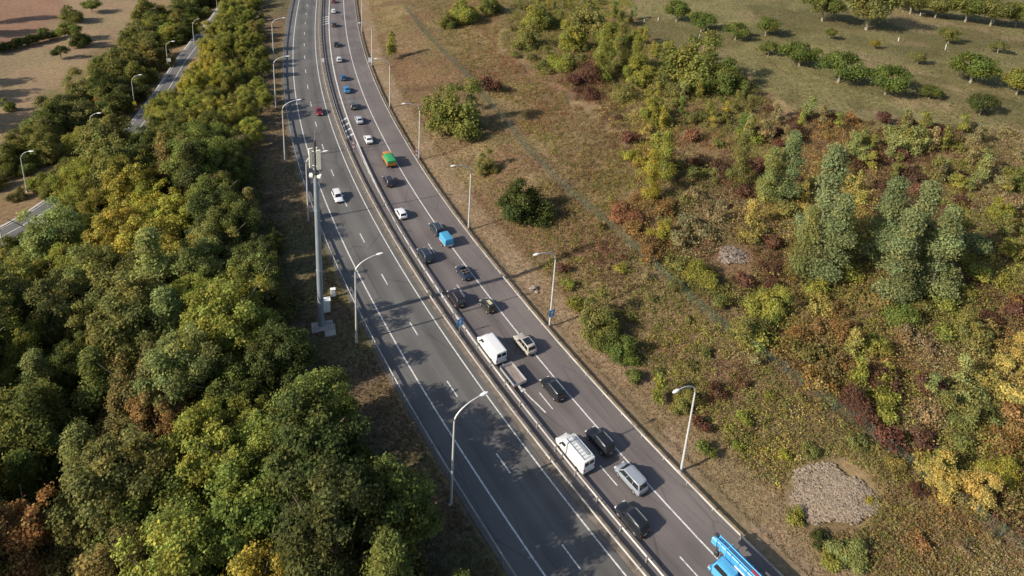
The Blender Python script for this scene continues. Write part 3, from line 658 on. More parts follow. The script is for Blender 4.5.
# ---- named bushes and trees on the right slope: (kind, crown centre px, width px, colour, label)
RT = [('bush', 460, 117, 62, 'mid', 'large rounded olive-green bush left of the fence, upper slope'), ('bush', 440, 108, 40, 'olive', 'olive bush grown into the big rounded one, roadward side'),
      ('bush', 522, 202, 56, 'dark', 'dense dark green round bush standing alone above the motorway'), ('bush', 487, 165, 26, 'olive', 'small green bush between the two large round bushes'),
      ('shrub', 490, 86, 26, 'red', 'dark red shrub beside the upper round bush'), ('sapling', 391, 45, 14, 'yg', 'yellow-green sapling beside a lamp on the upper verge'),
      ('bush', 626, 212, 32, 'pink', 'salmon-red autumn shrub just above the wire fence'), ('shrub', 632, 228, 22, 'org', 'rusty red shrub below the salmon one at the fence'),
      ('bush', 662, 232, 28, 'yel', 'bright yellow-green young tree at the fence bend'), ('bush', 703, 272, 36, 'yg', 'yellow-green bush below the pale rubble patch'), ('shrub', 742, 280, 26, 'red', 'red bramble patch beside the pale rubble'),
      ('bush', 598, 318, 46, 'olive', 'wide olive bush on the lower slope near the blue sign lamp'), ('bush', 606, 330, 40, 'mid', 'green bush behind the verge near the blue sign lamp'), ('bush', 622, 350, 36, 'green', 'fresh green bush in the row above the verge'), ('shrub', 634, 376, 20, 'green', 'small bright green bush at the end of the roadside row'),
      ('shrub', 575, 303, 20, 'yg', 'small yellow-green shrub right behind the blue sign lamp'), ('sapling', 657, 386, 18, 'yg', 'yellow sapling beside the lamp near the frame bottom'),
      ('bush', 690, 70, 66, 'mid', 'big green tree at the orchard edge, centre of slope'), ('bush', 722, 80, 48, 'green', 'green bushy tree right of the big one at the orchard edge'), ('bush', 668, 85, 34, 'olive', 'olive bush at the foot of the big orchard edge tree'),
      ('bush', 590, 22, 44, 'olive', 'tall olive thicket tree near the top centre'), ('bush', 570, 40, 36, 'yg', 'yellow-green thicket bush near the top centre'), ('bush', 612, 40, 36, 'yg', 'yellow-green bush behind the top centre thicket'), ('bush', 545, 18, 34, 'mid', 'green bush at the top left corner of the scrub'),
      ('bush', 467, 12, 36, 'yg', 'yellow-green bush at the top of the fence line'), ('bush', 448, 22, 22, 'mid', 'green bush at the upper end of the dirt track'), ('bush', 490, 5, 30, 'mid', 'green bush touching the top edge above the fence'),
      ('tall', 815, 205, 50, 'silver', 'tall silvery green tree, leftmost of the pale trees on the slope'), ('tall', 826, 245, 44, 'silver', 'silvery tree in front of the leftmost pale tree'), ('tall', 800, 245, 34, 'pale', 'pale green tree at the foot of the leftmost silvery tree'),
      ('tall', 878, 228, 44, 'silver', 'silvery tree at the left of the pale grove'), ('tall', 905, 240, 50, 'silver', 'silvery tree in the middle of the pale grove'), ('tall', 890, 262, 46, 'silver', 'silvery tree in front of the pale grove'), ('tall', 928, 258, 46, 'silver', 'silvery green tree at the right of the pale grove'),
      ('bush', 957, 235, 46, 'silver', 'pale rounded bushy tree right of the silvery grove'), ('tall', 782, 172, 34, 'silver', 'silvery young tree left above the leftmost pale tree'), ('tall', 765, 180, 28, 'pale', 'pale young tree beside the silvery one, middle slope'), ('tall', 736, 165, 26, 'olive', 'olive young tree in the middle of the slope'),
      ('bush', 903, 138, 44, 'pale', 'pale green dome-shaped bush below the orchard'), ('bush', 995, 212, 32, 'yg', 'yellowish bush at the right edge of the slope'), ('bush', 1012, 180, 36, 'mid', 'green bush at the right frame edge below orchard'),
      ('bush', 945, 478, 44, 'gold', 'golden yellow bush behind the fence, lower right'), ('bush', 975, 492, 44, 'gold', 'golden yellow bush beside the fence, right of another golden one'), ('bush', 1000, 470, 40, 'yel', 'yellow bush above the golden bushes, lower right'), ('shrub', 925, 462, 30, 'gold', 'small golden shrub at the left end of the golden clump'),
      ('bush', 858, 402, 40, 'red', 'dark red shrub mass above the fence, lower right'), ('shrub', 882, 378, 34, 'red', 'dark red shrub above the larger red mass'), ('shrub', 930, 385, 30, 'red', 'dark red shrub among olive scrub at right'), ('bush', 945, 405, 40, 'olive', 'olive shrub on the right slope above golden bushes'),
      ('bush', 848, 552, 40, 'pale', 'pale yellow-green bush below the gravel patch'), ('shrub', 820, 538, 22, 'dark', 'small dark green shrub at the lower edge of the gravel patch'), ('shrub', 795, 515, 22, 'yg', 'yellow-green shrub at the left edge of the gravel patch'), ('shrub', 832, 558, 26, 'yg', 'yellow-green shrub by the verge under the gravel patch'),
      ('shrub', 706, 450, 22, 'green', 'small green bush right of the nearest right-hand lamp'), ('shrub', 700, 425, 22, 'red', 'dark red shrub beside the nearest right-hand lamp'), ('bush', 680, 402, 30, 'olive', 'olive bush behind the nearest right-hand lamp'),
      ('bush', 640, 72, 36, 'yg', 'yellow-green bush left of the big orchard edge tree'), ('bush', 620, 92, 30, 'olive', 'olive bush in the upper scrub, left of centre'), ('bush', 655, 112, 34, 'yg', 'yellow-green bush below the big orchard edge tree'), ('tall', 600, 60, 24, 'yg', 'slim yellow-green tree in the upper scrub'), ('tall', 618, 52, 22, 'olive', 'slim olive tree in the upper scrub'), ('tall', 634, 60, 20, 'yg', 'slim yellow tree left of the orchard edge tree'),
      ('bush', 560, 62, 30, 'yg', 'yellow-green bush on the upper scrub edge'), ('bush', 585, 72, 34, 'red', 'reddish-brown shrub mass in the upper scrub'), ('bush', 525, 40, 34, 'olive', 'olive bush at the upper left scrub corner'), ('bush', 532, 22, 30, 'yg', 'yellow-green bush near the top above the fence'), ('sapling', 654, 150, 22, 'yg', 'tall yellowish young tree above the fence bend'), ('tall', 648, 178, 24, 'yel', 'slim yellow-leaved tree above the salmon shrub'), ('tall', 662, 160, 24, 'yg', 'slim yellow-green tree right of the slim yellow one'),
      ('bush', 745, 325, 44, 'olive', 'wide olive bush above the fence, middle'), ('bush', 770, 305, 40, 'yg', 'yellow-green bush above the fence, middle'), ('bush', 895, 312, 40, 'green', 'fresh green bush below the silvery grove'), ('bush', 965, 330, 40, 'olive', 'olive bush at right below the silvery grove'), ('shrub', 621, 268, 14, 'yel', 'bright yellow small shrub on the slope below the fence'), ('shrub', 868, 500, 12, 'yel', 'bright yellow tuft at the right edge of the gravel patch')]
for (k, x, y, wpx, c, lab) in RT:
    unit = dict(bush=(5.0, 1.6), shrub=(2.5, .8), tall=(4.2, 4.3), sapling=(1.9, 2.3))[k]
    p = P(x, y+wpx*.3)
    for _ in range(3):
        s = pxm(p); sc = wpx/s/unit[0]; p = P(x, y+unit[1]*sc*s*.86)
    so_, oo = road_so([p.x], [p.y])
    plant(k, tuple(p), sc, jit(G[c], .06), lab, sz=sc*(1.0 if k != 'shrub' else .95), cat='tree' if k in ('tall', 'sapling') else 'shrub')
BELT = [(515, 0), (622, 0), (645, 42), (750, 78), (790, 112), (880, 124), (985, 140), (1010, 200), (900, 185), (800, 150), (700, 150), (610, 118), (560, 70)]
nb = 0
while nb < 110:
    x, y = random.uniform(510, 1015), random.uniform(-2, 200)
    if not inpoly(np.array([[x, y]]), BELT)[0]: continue
    p = P(x, y); c = random.choice(['yg', 'yg', 'yg', 'olive', 'pale', 'green', 'yel']) if x < 760 else random.choice(['pale', 'straw', 'yg', 'olive', 'straw'])
    w_ = 'upper' if x < 760 else 'right-hand'
    k = 'tall' if (random.random() < .4 and x < 760) else 'sapling'
    plant(k, tuple(p), random.uniform(.35, .6) if k == 'tall' else random.uniform(1.0, 1.7), jit(G[c], .12), f'{CN[c]} {"young tree" if k == "tall" else "thin sapling"} {where((x, y), RMK)}', 'saplings in the belt below the orchard'); nb += 1
# orchard
OT = [(799, 52, 40, 'green', 'leftmost of the three leafy trees in the lower orchard row'), (838, 67, 45, 'green', 'middle of the three leafy trees in the lower orchard row'), (885, 79, 44, 'green', 'right one of the three leafy trees in the lower orchard row'), (970, 67, 46, 'green', 'wide green fruit tree alone at the right of the orchard'),
      (1016, 83, 34, 'yg', 'yellowish fruit tree at the right frame edge'), (929, 91, 22, 'green', 'small fruit tree with long shadow in the orchard row'), (979, 105, 28, 'dark', 'small dark fruit tree at the lower right orchard corner'), (829, 34, 13, 'mid', 'tiny fruit tree with pale trunk left in the orchard'),
      (874, 45, 11, 'yel', 'tiny yellow fruit tree above the lower orchard row'), (917, 58, 18, 'pale', 'sparse pale young fruit tree in the orchard middle'), (948, 36, 22, 'olive', 'thin tree with white painted trunk in the orchard'), (997, 47, 18, 'olive', 'thin young tree right of the orchard middle'),
      (676, 13, 26, 'green', 'round fruit tree at the upper left of the orchard'), (701, 22, 28, 'green', 'fruit tree right of the white-staked one, upper orchard'), (735, 31, 26, 'mid', 'fruit tree casting shadow at the upper orchard left'), (765, 28, 24, 'green', 'fruit tree between the upper and lower orchard rows'), (768, 48, 22, 'mid', 'fruit tree just left of the lower orchard row'),
      (822, 7, 40, 'mid', 'bushy tree at the top edge left of the hedge'), (866, 10, 56, 'olive', 'large olive tree at the top edge of the orchard'), (910, 2, 34, 'mid', 'tree in the top hedge of the orchard, middle'), (935, 6, 34, 'olive', 'olive tree in the top hedge right of the middle'), (965, 8, 40, 'mid', 'green tree in the top hedge of the orchard, right part'), (990, 14, 34, 'olive', 'olive hedge tree near the top right corner'), (1015, 14, 36, 'mid', 'hedge tree in the top right corner'), (895, -4, 30, 'dark', 'dark hedge tree cut by the top edge')]
for (x, y, wpx, c, lab) in OT:
    p = P(x, y+wpx*.3)
    for _ in range(3):
        s = pxm(p); sc = wpx/s/4.8; p = P(x, y+1.9*sc*s*.9)
    plant('orchard', tuple(p), sc, jit(tuple(v*.85 for v in G[c]), .08), lab, sz=sc*random.uniform(.85, 1.2))

# ---- the countless remaining shrubs: individuals on the slope
SA = [(600, 40, 'yg'), (560, 60, 'olive'), (640, 90, 'yg'), (585, 75, 'red'), (640, 110, 'gold'), (660, 120, 'yg'), (700, 120, 'olive'), (620, 130, 'red'), (690, 140, 'pink'), (740, 130, 'olive'), (650, 160, 'yel'), (640, 190, 'org'), (690, 180, 'olive'), (690, 165, 'red'), (720, 200, 'straw'),
      (735, 190, 'red'), (760, 150, 'yg'), (780, 140, 'red'), (830, 150, 'org'), (870, 160, 'red'), (850, 175, 'gold'), (900, 170, 'red'), (935, 195, 'red'), (950, 200, 'yg'), (1000, 190, 'straw'), (990, 240, 'olive'), (1010, 270, 'yg'), (975, 270, 'red'), (980, 290, 'yg'), (1000, 310, 'red'), (1010, 330, 'org'),
      (770, 210, 'gold'), (780, 240, 'brn'), (760, 260, 'red'), (775, 280, 'red'), (800, 290, 'brn'), (790, 310, 'yg'), (760, 320, 'yg'), (740, 310, 'olive'), (840, 290, 'yg'), (860, 310, 'brn'), (830, 330, 'org'), (820, 345, 'brn'), (840, 320, 'gold'), (880, 340, 'yg'), (900, 340, 'brn'), (920, 310, 'olive'), (950, 320, 'yg'),
      (960, 330, 'mid'), (890, 365, 'org'), (930, 350, 'straw'), (970, 360, 'brn'), (1000, 370, 'gold'), (960, 400, 'pale'), (890, 410, 'yg'), (920, 420, 'straw'), (980, 430, 'olive'), (1000, 440, 'org'), (905, 435, 'red'), (985, 450, 'yg'), (1015, 510, 'brn'), (1010, 540, 'red'), (895, 400, 'yg'), (800, 350, 'org')]
SB = [(620, 300, 'yg'), (640, 330, 'olive'), (680, 300, 'olive'), (700, 345, 'yg'), (660, 370, 'olive'), (690, 370, 'olive'), (730, 440, 'yg'), (780, 400, 'olive'), (800, 420, 'gold'), (820, 430, 'olive'), (760, 500, 'yg'), (900, 560, 'brn'), (950, 570, 'straw'), (870, 540, 'olive'), (720, 360, 'straw'), (575, 280, 'yg'), (600, 300, 'olive'), (590, 270, 'red'), (640, 300, 'olive'), (660, 320, 'olive'), (670, 350, 'yel'), (690, 340, 'brn'), (720, 380, 'red'), (740, 400, 'olive'), (720, 420, 'yg'), (760, 430, 'yg'), (770, 470, 'yel'), (740, 460, 'olive'), (750, 480, 'green'), (790, 440, 'straw'), (840, 450, 'olive'), (880, 480, 'brn'),
      (890, 520, 'red'), (930, 540, 'org'), (860, 460, 'olive'), (700, 390, 'yg'), (650, 290, 'straw'), (560, 230, 'brn'), (550, 250, 'brn'), (440, 80, 'straw'), (430, 60, 'yg'), (485, 30, 'org'), (500, 60, 'pink'), (545, 120, 'pink'), (540, 100, 'org'), (590, 170, 'org'), (610, 190, 'yg'), (520, 130, 'yel'), (500, 100, 'brn'), (600, 150, 'red'), (420, 40, 'straw'), (410, 20, 'straw'), (450, 50, 'olive'), (470, 60, 'brn'), (530, 110, 'straw'), (560, 130, 'brn'), (540, 150, 'yg'), (580, 150, 'straw')]
def region_label(q, cn):
    return f'{cn} shrub {where(q, RMK)}', 'shrubs on the right slope'
cnt = 0; ext_px = []
cand = np.column_stack([rng.uniform(380, 1040, 5200), rng.uniform(-5, 600, 5200)])
SLOPE = [(505, 190), (530, 235), (570, 320), (620, 400), (680, 440), (740, 490), (790, 545), (840, 600), (1050, 600), (1024, 553), (868, 432), (785, 372), (670, 282), (604, 213), (560, 180)]
used = []
for q in cand:
    ins = inpoly(q[None], SCRUB)[0]; sl_ = inpoly(q[None], SLOPE)[0]
    if not (ins or (sl_ and random.random() < .35)): continue
    if cnt >= 300: break
    p = P(q[0], q[1])
    dmin = 2.6 if ins else 3.2
    if any((p.x-u[0])**2+(p.y-u[1])**2 < dmin**2 for u in used): continue
    if road_so([p.x], [p.y])[1][0] < 22: continue
    if math.hypot((q[0]-830)/52, (q[1]-497)/42) < 1 or math.hypot((q[0]-733)/26, (q[1]-264)/20) < 1: continue
    used.append((p.x, p.y))
    c = min(SA if ins else SB, key=lambda a: (a[0]-q[0])**2+(a[1]-q[1])**2+random.uniform(0, 1500))[2]
    lab, grp = region_label(q, CN[c])
    big = ins and random.random() < .22 and c in ('yg', 'olive', 'mid', 'pale', 'gold', 'green')
    if big: plant('sapling', tuple(p), random.uniform(1.0, 1.6), jit(G[c], .15), lab.replace('shrub ', 'sapling '), 'saplings on the right slope')
    else: plant('shrub', tuple(p), random.uniform(1.0, 1.9)*(1 if ins else .6), jit(G[c], .15), lab, grp)
    cnt += 1
print('shrubs', cnt)

FP = [(405, 6), (431, 37.5), (456, 63), (471, 79), (527, 149), (562, 186), (597, 214), (622, 237), (662, 274), (715, 322), (740, 341), (772, 362), (825.5, 401), (865.5, 431), (910.5, 467), (933, 486), (963, 507), (988, 525), (1018, 547), (1060, 580), (1110, 618)]
fpw = [P(x, y+3) for x, y in FP]
d_ = np.concatenate([[0], np.cumsum([(fpw[i+1].xy-fpw[i].xy).length for i in range(len(fpw)-1)])])
bay = 2.5; sf = np.arange(0, d_[-1], bay)
fx_ = np.interp(sf, d_, [p.x for p in fpw]); fy_ = np.interp(sf, d_, [p.y for p in fpw])
for _ in range(3): fx_[1:-1] = (fx_[:-2]+2*fx_[1:-1]+fx_[2:])/4; fy_[1:-1] = (fy_[:-2]+2*fy_[1:-1]+fy_[2:])/4
fz_ = zt(fx_, fy_)

# ---- herb layer: grass, dead stalks and brambles nobody could count
def herb(name, label, cat, px0, n, polys, hgt, size, palette, seed, dens=None, per=5, omin=None, stalk=.5):
    rg = np.random.default_rng(seed); P_ = []
    x0, x1, y0, y1 = px0
    # coarse cells first, so that samples go only where the growth is and the frame looks
    cxs, cys = np.meshgrid(np.arange(x0, x1, 4.0), np.arange(y0, y1, 4.0)); cxs, cys = cxs.ravel(), cys.ravel()
    cq = proj(np.column_stack([cxs+2, cys+2, zt(cxs+2, cys+2)])); ck = np.zeros(len(cxs), bool)
    for pl in polys: ck |= inpoly(cq, pl)
    ck &= (cq[:, 0] > -60) & (cq[:, 0] < 1090) & (cq[:, 1] > -40) & (cq[:, 1] < 640)
    if omin: ck &= omin(road_so(cxs+2, cys+2)[1], cxs, cys, cq, rg, 3.0)
    ci = np.flatnonzero(ck); w_ = pxm(np.column_stack([cxs[ci], cys[ci], np.zeros(len(ci))]))**1.2; pick = rg.choice(ci, n, p=w_/w_.sum())
    wx = cxs[pick]+rg.random(n)*4; wy = cys[pick]+rg.random(n)*4
    sO = road_so(wx, wy); wz = zt(wx, wy, sO); q = proj(np.column_stack([wx, wy, wz]))
    k = np.zeros(n, bool); q2 = q+np.column_stack([fbm(wx, wy, 9, 5)-.5, fbm(wx, wy, 9, 6)-.5])*46
    for pl in polys: k |= inpoly(q2, pl)
    if omin: k &= omin(sO[1], wx, wy, q, rg, 0.0)
    k &= (np.hypot((q[:, 0]-830)/46, (q[:, 1]-497)/37) > 1) & (np.hypot((q[:, 0]-733)/17, (q[:, 1]-257)/11) > 1)
    wx, wy, wz, q = wx[k], wy[k], wz[k], q[k]; m = len(wx)
    pal = np.array([G.get(c, c) if isinstance(c, str) else c for c in palette])
    nz = fbm(wx, wy, 6.5, seed)+.35*(rg.random(m)-.5)+.25*(fbm(wx, wy, 25, seed+5)-.5)
    rk = np.clip(((nz-.2)/.62*len(pal)).astype(int), 0, len(pal)-1); pc = pal[rk]
    hh = hgt*(.35+1.1*fbm(wx, wy, 5, seed+9))*(.6+.8*rg.random(m))
    I = np.repeat(np.arange(m), per); N = len(I)
    ang = rg.random(N)*6.28; rad = hh[I]*.55*rg.random(N)**.5
    pos = np.column_stack([wx[I]+np.cos(ang)*rad, wy[I]+np.sin(ang)*rad, wz[I]+hh[I]*(.12+.88*rg.random(N))])
    nrm = np.column_stack([np.cos(ang)*.6, np.sin(ang)*.6, np.full(N, .5)])+rg.normal(size=(N, 3))*.5
    V, Fq = leaves(pos, nrm, size*(.5+rg.random(N)), rg, .45)
    t = (.72+.56*rg.random(m))[I]*(.85+.3*rg.random(N)); wv = (1+.2*(rg.random(m)-.5))[I]
    me = npmesh(name, V, Fq, MT['herb'], np.stack([t*wv, t, t*(2-wv)], -1), pc[I])
    return tag(link(name, me), label, cat, kind='stuff')
dryc = (.31, .21, .10); dryd = (.190, .122, .066); oli = (.170, .146, .056)
def thicket(name, label, cat, polys, anchors, ncl, rr, per, size, seed, clear=22.0, extra=None):
    rg = np.random.default_rng(seed); x0, x1, y0, y1 = -80, 240, 25, 345
    cxs, cys = np.meshgrid(np.arange(x0, x1, 3.0), np.arange(y0, y1, 3.0)); cxs, cys = cxs.ravel(), cys.ravel()
    cq = proj(np.column_stack([cxs+1.5, cys+1.5, zt(cxs+1.5, cys+1.5)])); ck = np.zeros(len(cxs), bool)
    for pl in polys: ck |= inpoly(cq, pl)
    ck &= (cq[:, 0] > -40) & (cq[:, 0] < 1080) & (cq[:, 1] > -30) & (cq[:, 1] < 640)
    ci = np.flatnonzero(ck); w_ = pxm(np.column_stack([cxs[ci], cys[ci], np.zeros(len(ci))]))**1.0
    pick = rg.choice(ci, ncl, p=w_/w_.sum()); wx = cxs[pick]+rg.random(ncl)*3; wy = cys[pick]+rg.random(ncl)*3
    so_ = road_so(wx, wy); wz = zt(wx, wy, so_); q = proj(np.column_stack([wx, wy, wz]))
    q2 = q+np.column_stack([fbm(wx, wy, 9, 5)-.5, fbm(wx, wy, 9, 6)-.5])*46; kk = np.zeros(ncl, bool)
    for pl in polys: kk |= inpoly(q2, pl)
    k = kk & (so_[1] > clear) & (np.hypot((q[:, 0]-830)/54, (q[:, 1]-497)/44) > 1) & (np.hypot((q[:, 0]-733)/23, (q[:, 1]-261)/18) > 1)
    k &= np.min(np.hypot(wx[:, None]-fx_[None], wy[:, None]-fy_[None]), 1) > .9
    wx, wy, wz, q = wx[k], wy[k], wz[k], q[k]; m = len(wx)
    an = np.array([(a[0], a[1]) for a in anchors]); ac = np.array([G[a[2]] for a in anchors])
    d2 = (q[:, 0:1]-an[None, :, 0])**2+(q[:, 1:2]-an[None, :, 1])**2+rg.random((m, len(an)))*2600
    pc = ac[np.argmin(d2, 1)]*(.85+.5*rg.random((m, 1)))
    dull = rg.random(m) < .22; pc[dull] = np.array([dryc, oli, (.24, .22, .08)])[rg.integers(0, 3, dull.sum())]
    r = rr*(.4+.9*rg.random(m)**1.5); I = np.repeat(np.arange(m), per); N = len(I)
    d = sph(N, rg); d[:, 2] = np.abs(d[:, 2]); f = (.55+.5*rg.random(N)**.7)*r[I]
    lob = 1+.35*np.sin(3*np.arctan2(d[:, 1], d[:, 0])+I*1.7)+.25*np.sin(5*d[:, 2]+I)
    pos = np.column_stack([wx, wy, wz])[I]+d*(f*lob)[:, None]*np.array([1, 1, 1.15]); pos[:, 2] += .05
    nrm = d*.8+rg.normal(size=(N, 3))*.55+np.array([0, 0, .2])
    V, Fq = leaves(pos, nrm, size*(.5+rg.random(N))*(.7+.4*r[I]/rr), rg, .6)
    t = (.75+.5*rg.random(N)); wv = 1+.3*(rg.random(N)-.5)
    return tag(link(name, npmesh(name, V, Fq, MT['herb'], np.stack([t*wv, t, t*(2-wv)], -1), pc[I])), label, cat, kind='stuff')
BROWN = [(425, 20), (470, 76), (604, 213), (640, 185), (615, 130), (540, 80), (497, 45), (512, -20), (390, -20)]
herb('scrub_undergrowth', 'tangled low brambles and dead stalks covering the right slope above the fence', 'undergrowth', (-60, 230, 25, 340), 55000, [SCRUB], .6, .22,
     ['red', dryd, dryd, 'yg', 'olive', dryc, oli, 'straw', 'olive', dryc, 'brn', dryc, 'org', 'yg'], 31, per=4)
thicket('autumn_thicket', 'dense mass of small autumn-coloured shrubs on the right slope', 'thicket', [SCRUB], SA, 10500, 1.4, 58, .24, 71)
thicket('weed_clumps', 'scattered weed clumps between motorway and fence', 'weeds', [SLOPE, BROWN], SB, 8500, .75, 34, .18, 73)
herb('dry_grass', 'dry brown grass and weeds on the slope between motorway and fence', 'grass', (-80, 120, 20, 330), 90000, [[(0, -20), (1100, -20), (1100, 900), (0, 900)]], .36, .2,
     ['red', dryd, dryc, oli, dryc, 'straw', dryc, 'olive', dryd, 'yg'], 41, per=4, omin=lambda o, x, y, q, rg, e: (o > 20.5-e+2*rg.random(len(o))) & ((o < 44+e) | inpoly(q, BROWN)))
herb('verge_grass', 'short parched grass on the trodden verge behind the right guard rail', 'grass', (-90, 70, 25, 330), 60000, [[(0, -20), (1100, -20), (1100, 900), (0, 900)]], .16, .13,
     [(.32, .23, .14), (.27, .195, .115), (.30, .22, .125), (.22, .18, .085), (.27, .205, .115)], 43, per=3, omin=lambda o, x, y, q, rg, e: (o > 16.2-e) & (o < 22.5+e))
herb('left_verge_grass', 'patchy dry grass on the left verge between rail and wood', 'grass', (-110, 30, 25, 330), 60000, [[(0, -20), (1100, -20), (1100, 900), (0, 900)]], .22, .16,
     [(.15, .11, .07), (.13, .12, .05), (.20, .155, .09), (.11, .11, .045), (.17, .13, .085)], 47, per=3, omin=lambda o, x, y, q, rg, e: (o < -10.8+e) & (o > -19-e))
herb('orchard_grass', 'rough olive and brown grass of the orchard meadow', 'grass', (20, 330, 120, 460), 80000, [ORCH], .42, .26,
     [(.13, .115, .045), oli, (.22, .17, .088), dryc, (.18, .15, .064), (.26, .19, .105), (.20, .16, .07), (.15, .138, .05)], 53, per=3)
herb('wood_undergrowth', 'dark undergrowth and brambles on the floor of the wood', 'undergrowth', (-150, 20, 15, 300), 60000, [WOOD], 1.5, .34,
     ['dark', 'olive', 'mid', 'dark', 'brn', 'mid', 'olive'], 59, per=4, omin=lambda o, x, y, q, rg, e: (o < -16+e-2*rg.random(len(o))) & (np.min(np.hypot(x[:, None]-lx[None, ::3], y[:, None]-ly[None, ::3]), 1) > 7) & (np.hypot(x+26.7, y-85) > 4.5))

# ------------------------------------------------------------------ gravel and rubble patches
MT['gravelbed'] = mat('gravel_bed', (.30, .245, .19), .95, noise_sc=4, noise_amt=.3)
def stones(name, label, cx, cy, rx, ry, n, size, col, seed, cat):
    rg = np.random.default_rng(seed); V = []; Fq = []
    d = np.array([(-1, -1, 0), (1, -1, 0), (1, 1, 0), (-1, 1, 0), (-.6, -.55, 1), (.6, -.6, 1), (.55, .6, 1), (-.6, .6, 1)])
    f = np.array([(4, 5, 6, 7), (0, 1, 5, 4), (1, 2, 6, 5), (2, 3, 7, 6), (3, 0, 4, 7)])
    c0 = P(cx, cy); ex = P(cx+1, cy)-c0; ey = P(cx, cy+1)-c0
    for k in range(n):
        a = rg.random()*6.28; r = rg.random()**.5*(.80+.13*math.sin(2*a+.5)+.10*math.sin(3*a+1)+.06*math.sin(7*a)+.12*rg.random())
        p = c0+ex*(rx*r*math.cos(a))+ey*(ry*r*math.sin(a)); s = size*(.4+rg.random()**2*1.3); an = rg.random()*6.28
        q = d*np.array([s, s*(.3+.6*rg.random()), s*.45]); c_, s_ = math.cos(an), math.sin(an)
        q = np.column_stack([q[:, 0]*c_-q[:, 1]*s_, q[:, 0]*s_+q[:, 1]*c_, q[:, 2]])+np.array((p.x, p.y, 0))+rg.normal(size=(8, 3))*s*.12
        V.append(q); Fq.append(f+8*k)
    VV = np.concatenate(V).reshape(n, 8, 3); cc = VV.mean(1); u_ = np.hypot(cc[:, 0]-c0.x, cc[:, 1]-c0.y); VV[:, :, 2] += (zt(cc[:, 0], cc[:, 1])+.7*np.clip(1-(u_/u_.max())**2, 0, 1)*(.6+.8*fbm(cc[:, 0], cc[:, 1], 2.5, 9)))[:, None]; V = [VV.reshape(-1, 3)]
    if rx > 30:
        mb = MB(); rgs = []
        for r in (1.0, .8, .55, .3, .002):
            ring = []
            for a in np.linspace(0, 6.2832, 28, endpoint=False):
                ff = r*(.72+.13*math.sin(2*a+.5)+.10*math.sin(3*a+1)); p = c0+ex*(rx*ff*math.cos(a))+ey*(ry*ff*math.sin(a)); ring.append((p.x, p.y, float(zt(p.x, p.y)[0])-.02+.45*max(0, 1-r*r)))
            rgs.append(ring)
        V0 = np.array([q for g_ in rgs for q in g_]); nn = 28
        Fb = np.array([(i*nn+k, i*nn+(k+1) % nn, (i+1)*nn+(k+1) % nn, (i+1)*nn+k) for i in range(4) for k in range(nn)])
    else: V0 = None
    N = n*5; t = np.repeat(.6+.75*rg.random(n), 5); wv = np.repeat(1+.12*(rg.random(n)-.5), 5)
    me = npmesh(name, np.concatenate(V), np.concatenate(Fq), MT['herb'], np.stack([t*wv, t, t*(2-wv)], -1), np.tile(np.array(col), (N, 1)))
    o = tag(link(name, me), label, cat, kind='stuff')
    if V0 is not None: link('mound', npmesh('mound', V0, Fb, MT['gravelbed']), o)
    return o
stones('gravel_patch', 'large grey-beige gravel patch on the lower right slope', 830, 497, 46, 36, 9000, .095, (.40, .325, .245), 5, 'gravel')
stones('rubble_patch', 'small pale rubble heap on the slope above the fence', 733, 257, 17, 11, 700, .15, (.36, .30, .25), 6, 'rubble')
stones('rubble_patch', 'few white stones on the verge beside the blue sign lamp', 533, 291, 6, 3, 30, .2, (.5, .45, .4), 8, 'rubble')

# ------------------------------------------------------------------ fence along the slope
fen = thing('wire_fence', 'long green wire mesh fence crossing the right slope parallel to the motorway', 'fence', (0, 0, 0))
fpost = MB().box((0, 0, .95), (.07, .07, 2.3)).mesh('fence_post', MT['fence'])
mbp = MB()
for k in range(10): mbp.box((.5, 0, .1+k*.2), (1.0, .011, .011))
for k in range(12): mbp.box((.04+k*.083, 0, 1.0), (.0038, .009, 1.84))
fpanel = mbp.mesh('mesh_panel', MT['fence'])
for i in range(len(sf)):
    link('fence_post', fpost, fen, (fx_[i], fy_[i], fz_[i]))
    if i < len(sf)-1:
        dx, dy, dz = fx_[i+1]-fx_[i], fy_[i+1]-fy_[i], fz_[i+1]-fz_[i]; L = math.hypot(dx, dy)
        o = link('mesh_panel', fpanel, fen, (fx_[i], fy_[i], fz_[i])); o.rotation_euler = (0, -math.atan2(dz, L), math.atan2(dy, dx)); o.scale = (math.hypot(L, dz), 1, 1)

# ------------------------------------------------------------------ street lamps
def lamp_meshes(Hh, arm, r=.13):
    pole = MB().tube([(0, 0, -.3), (0, 0, .9), (0, 0, Hh*.5), (0, 0, Hh-2.2)], [r*1.25, r*1.2, r*.95, r*.75], 10).mesh('pole', MT['lamp'], True)
    pts = [(arm*(1-math.cos(t)), 0, Hh-2.2+2.0*math.sin(t)) for t in np.linspace(0, math.pi*.47, 9)]
    a = MB().tube(pts, [r*.75-.03*i/8 for i in range(9)], 8).mesh('arm', MT['lamp'], True)
    e = Vector(pts[-1])
    hd = MB().loft([[(e.x+x, y*wd, e.z+.04+z*hh) for y, z in ((-1, -.4), (-.8, .6), (0, 1), (.8, .6), (1, -.4))] for x, wd, hh in ((-.15, .08, .05), (.1, .19, .11), (.55, .21, .12), (.85, .10, .06))]).mesh('lamp_head', MT['lamphead'], True)
    ft = MB().box((0, 0, .04), (.5, .5, .12), bev=.02).mesh('foot', MT['concrete'])
    hatch = MB().box((0, 0, 0), (.03, .16, .4)).mesh('hatch', MT['lamphead'])
    return pole, a, hd, ft, hatch
LM = lamp_meshes(14.3, 3.6); LMS = lamp_meshes(10.0, 2.2, .10)
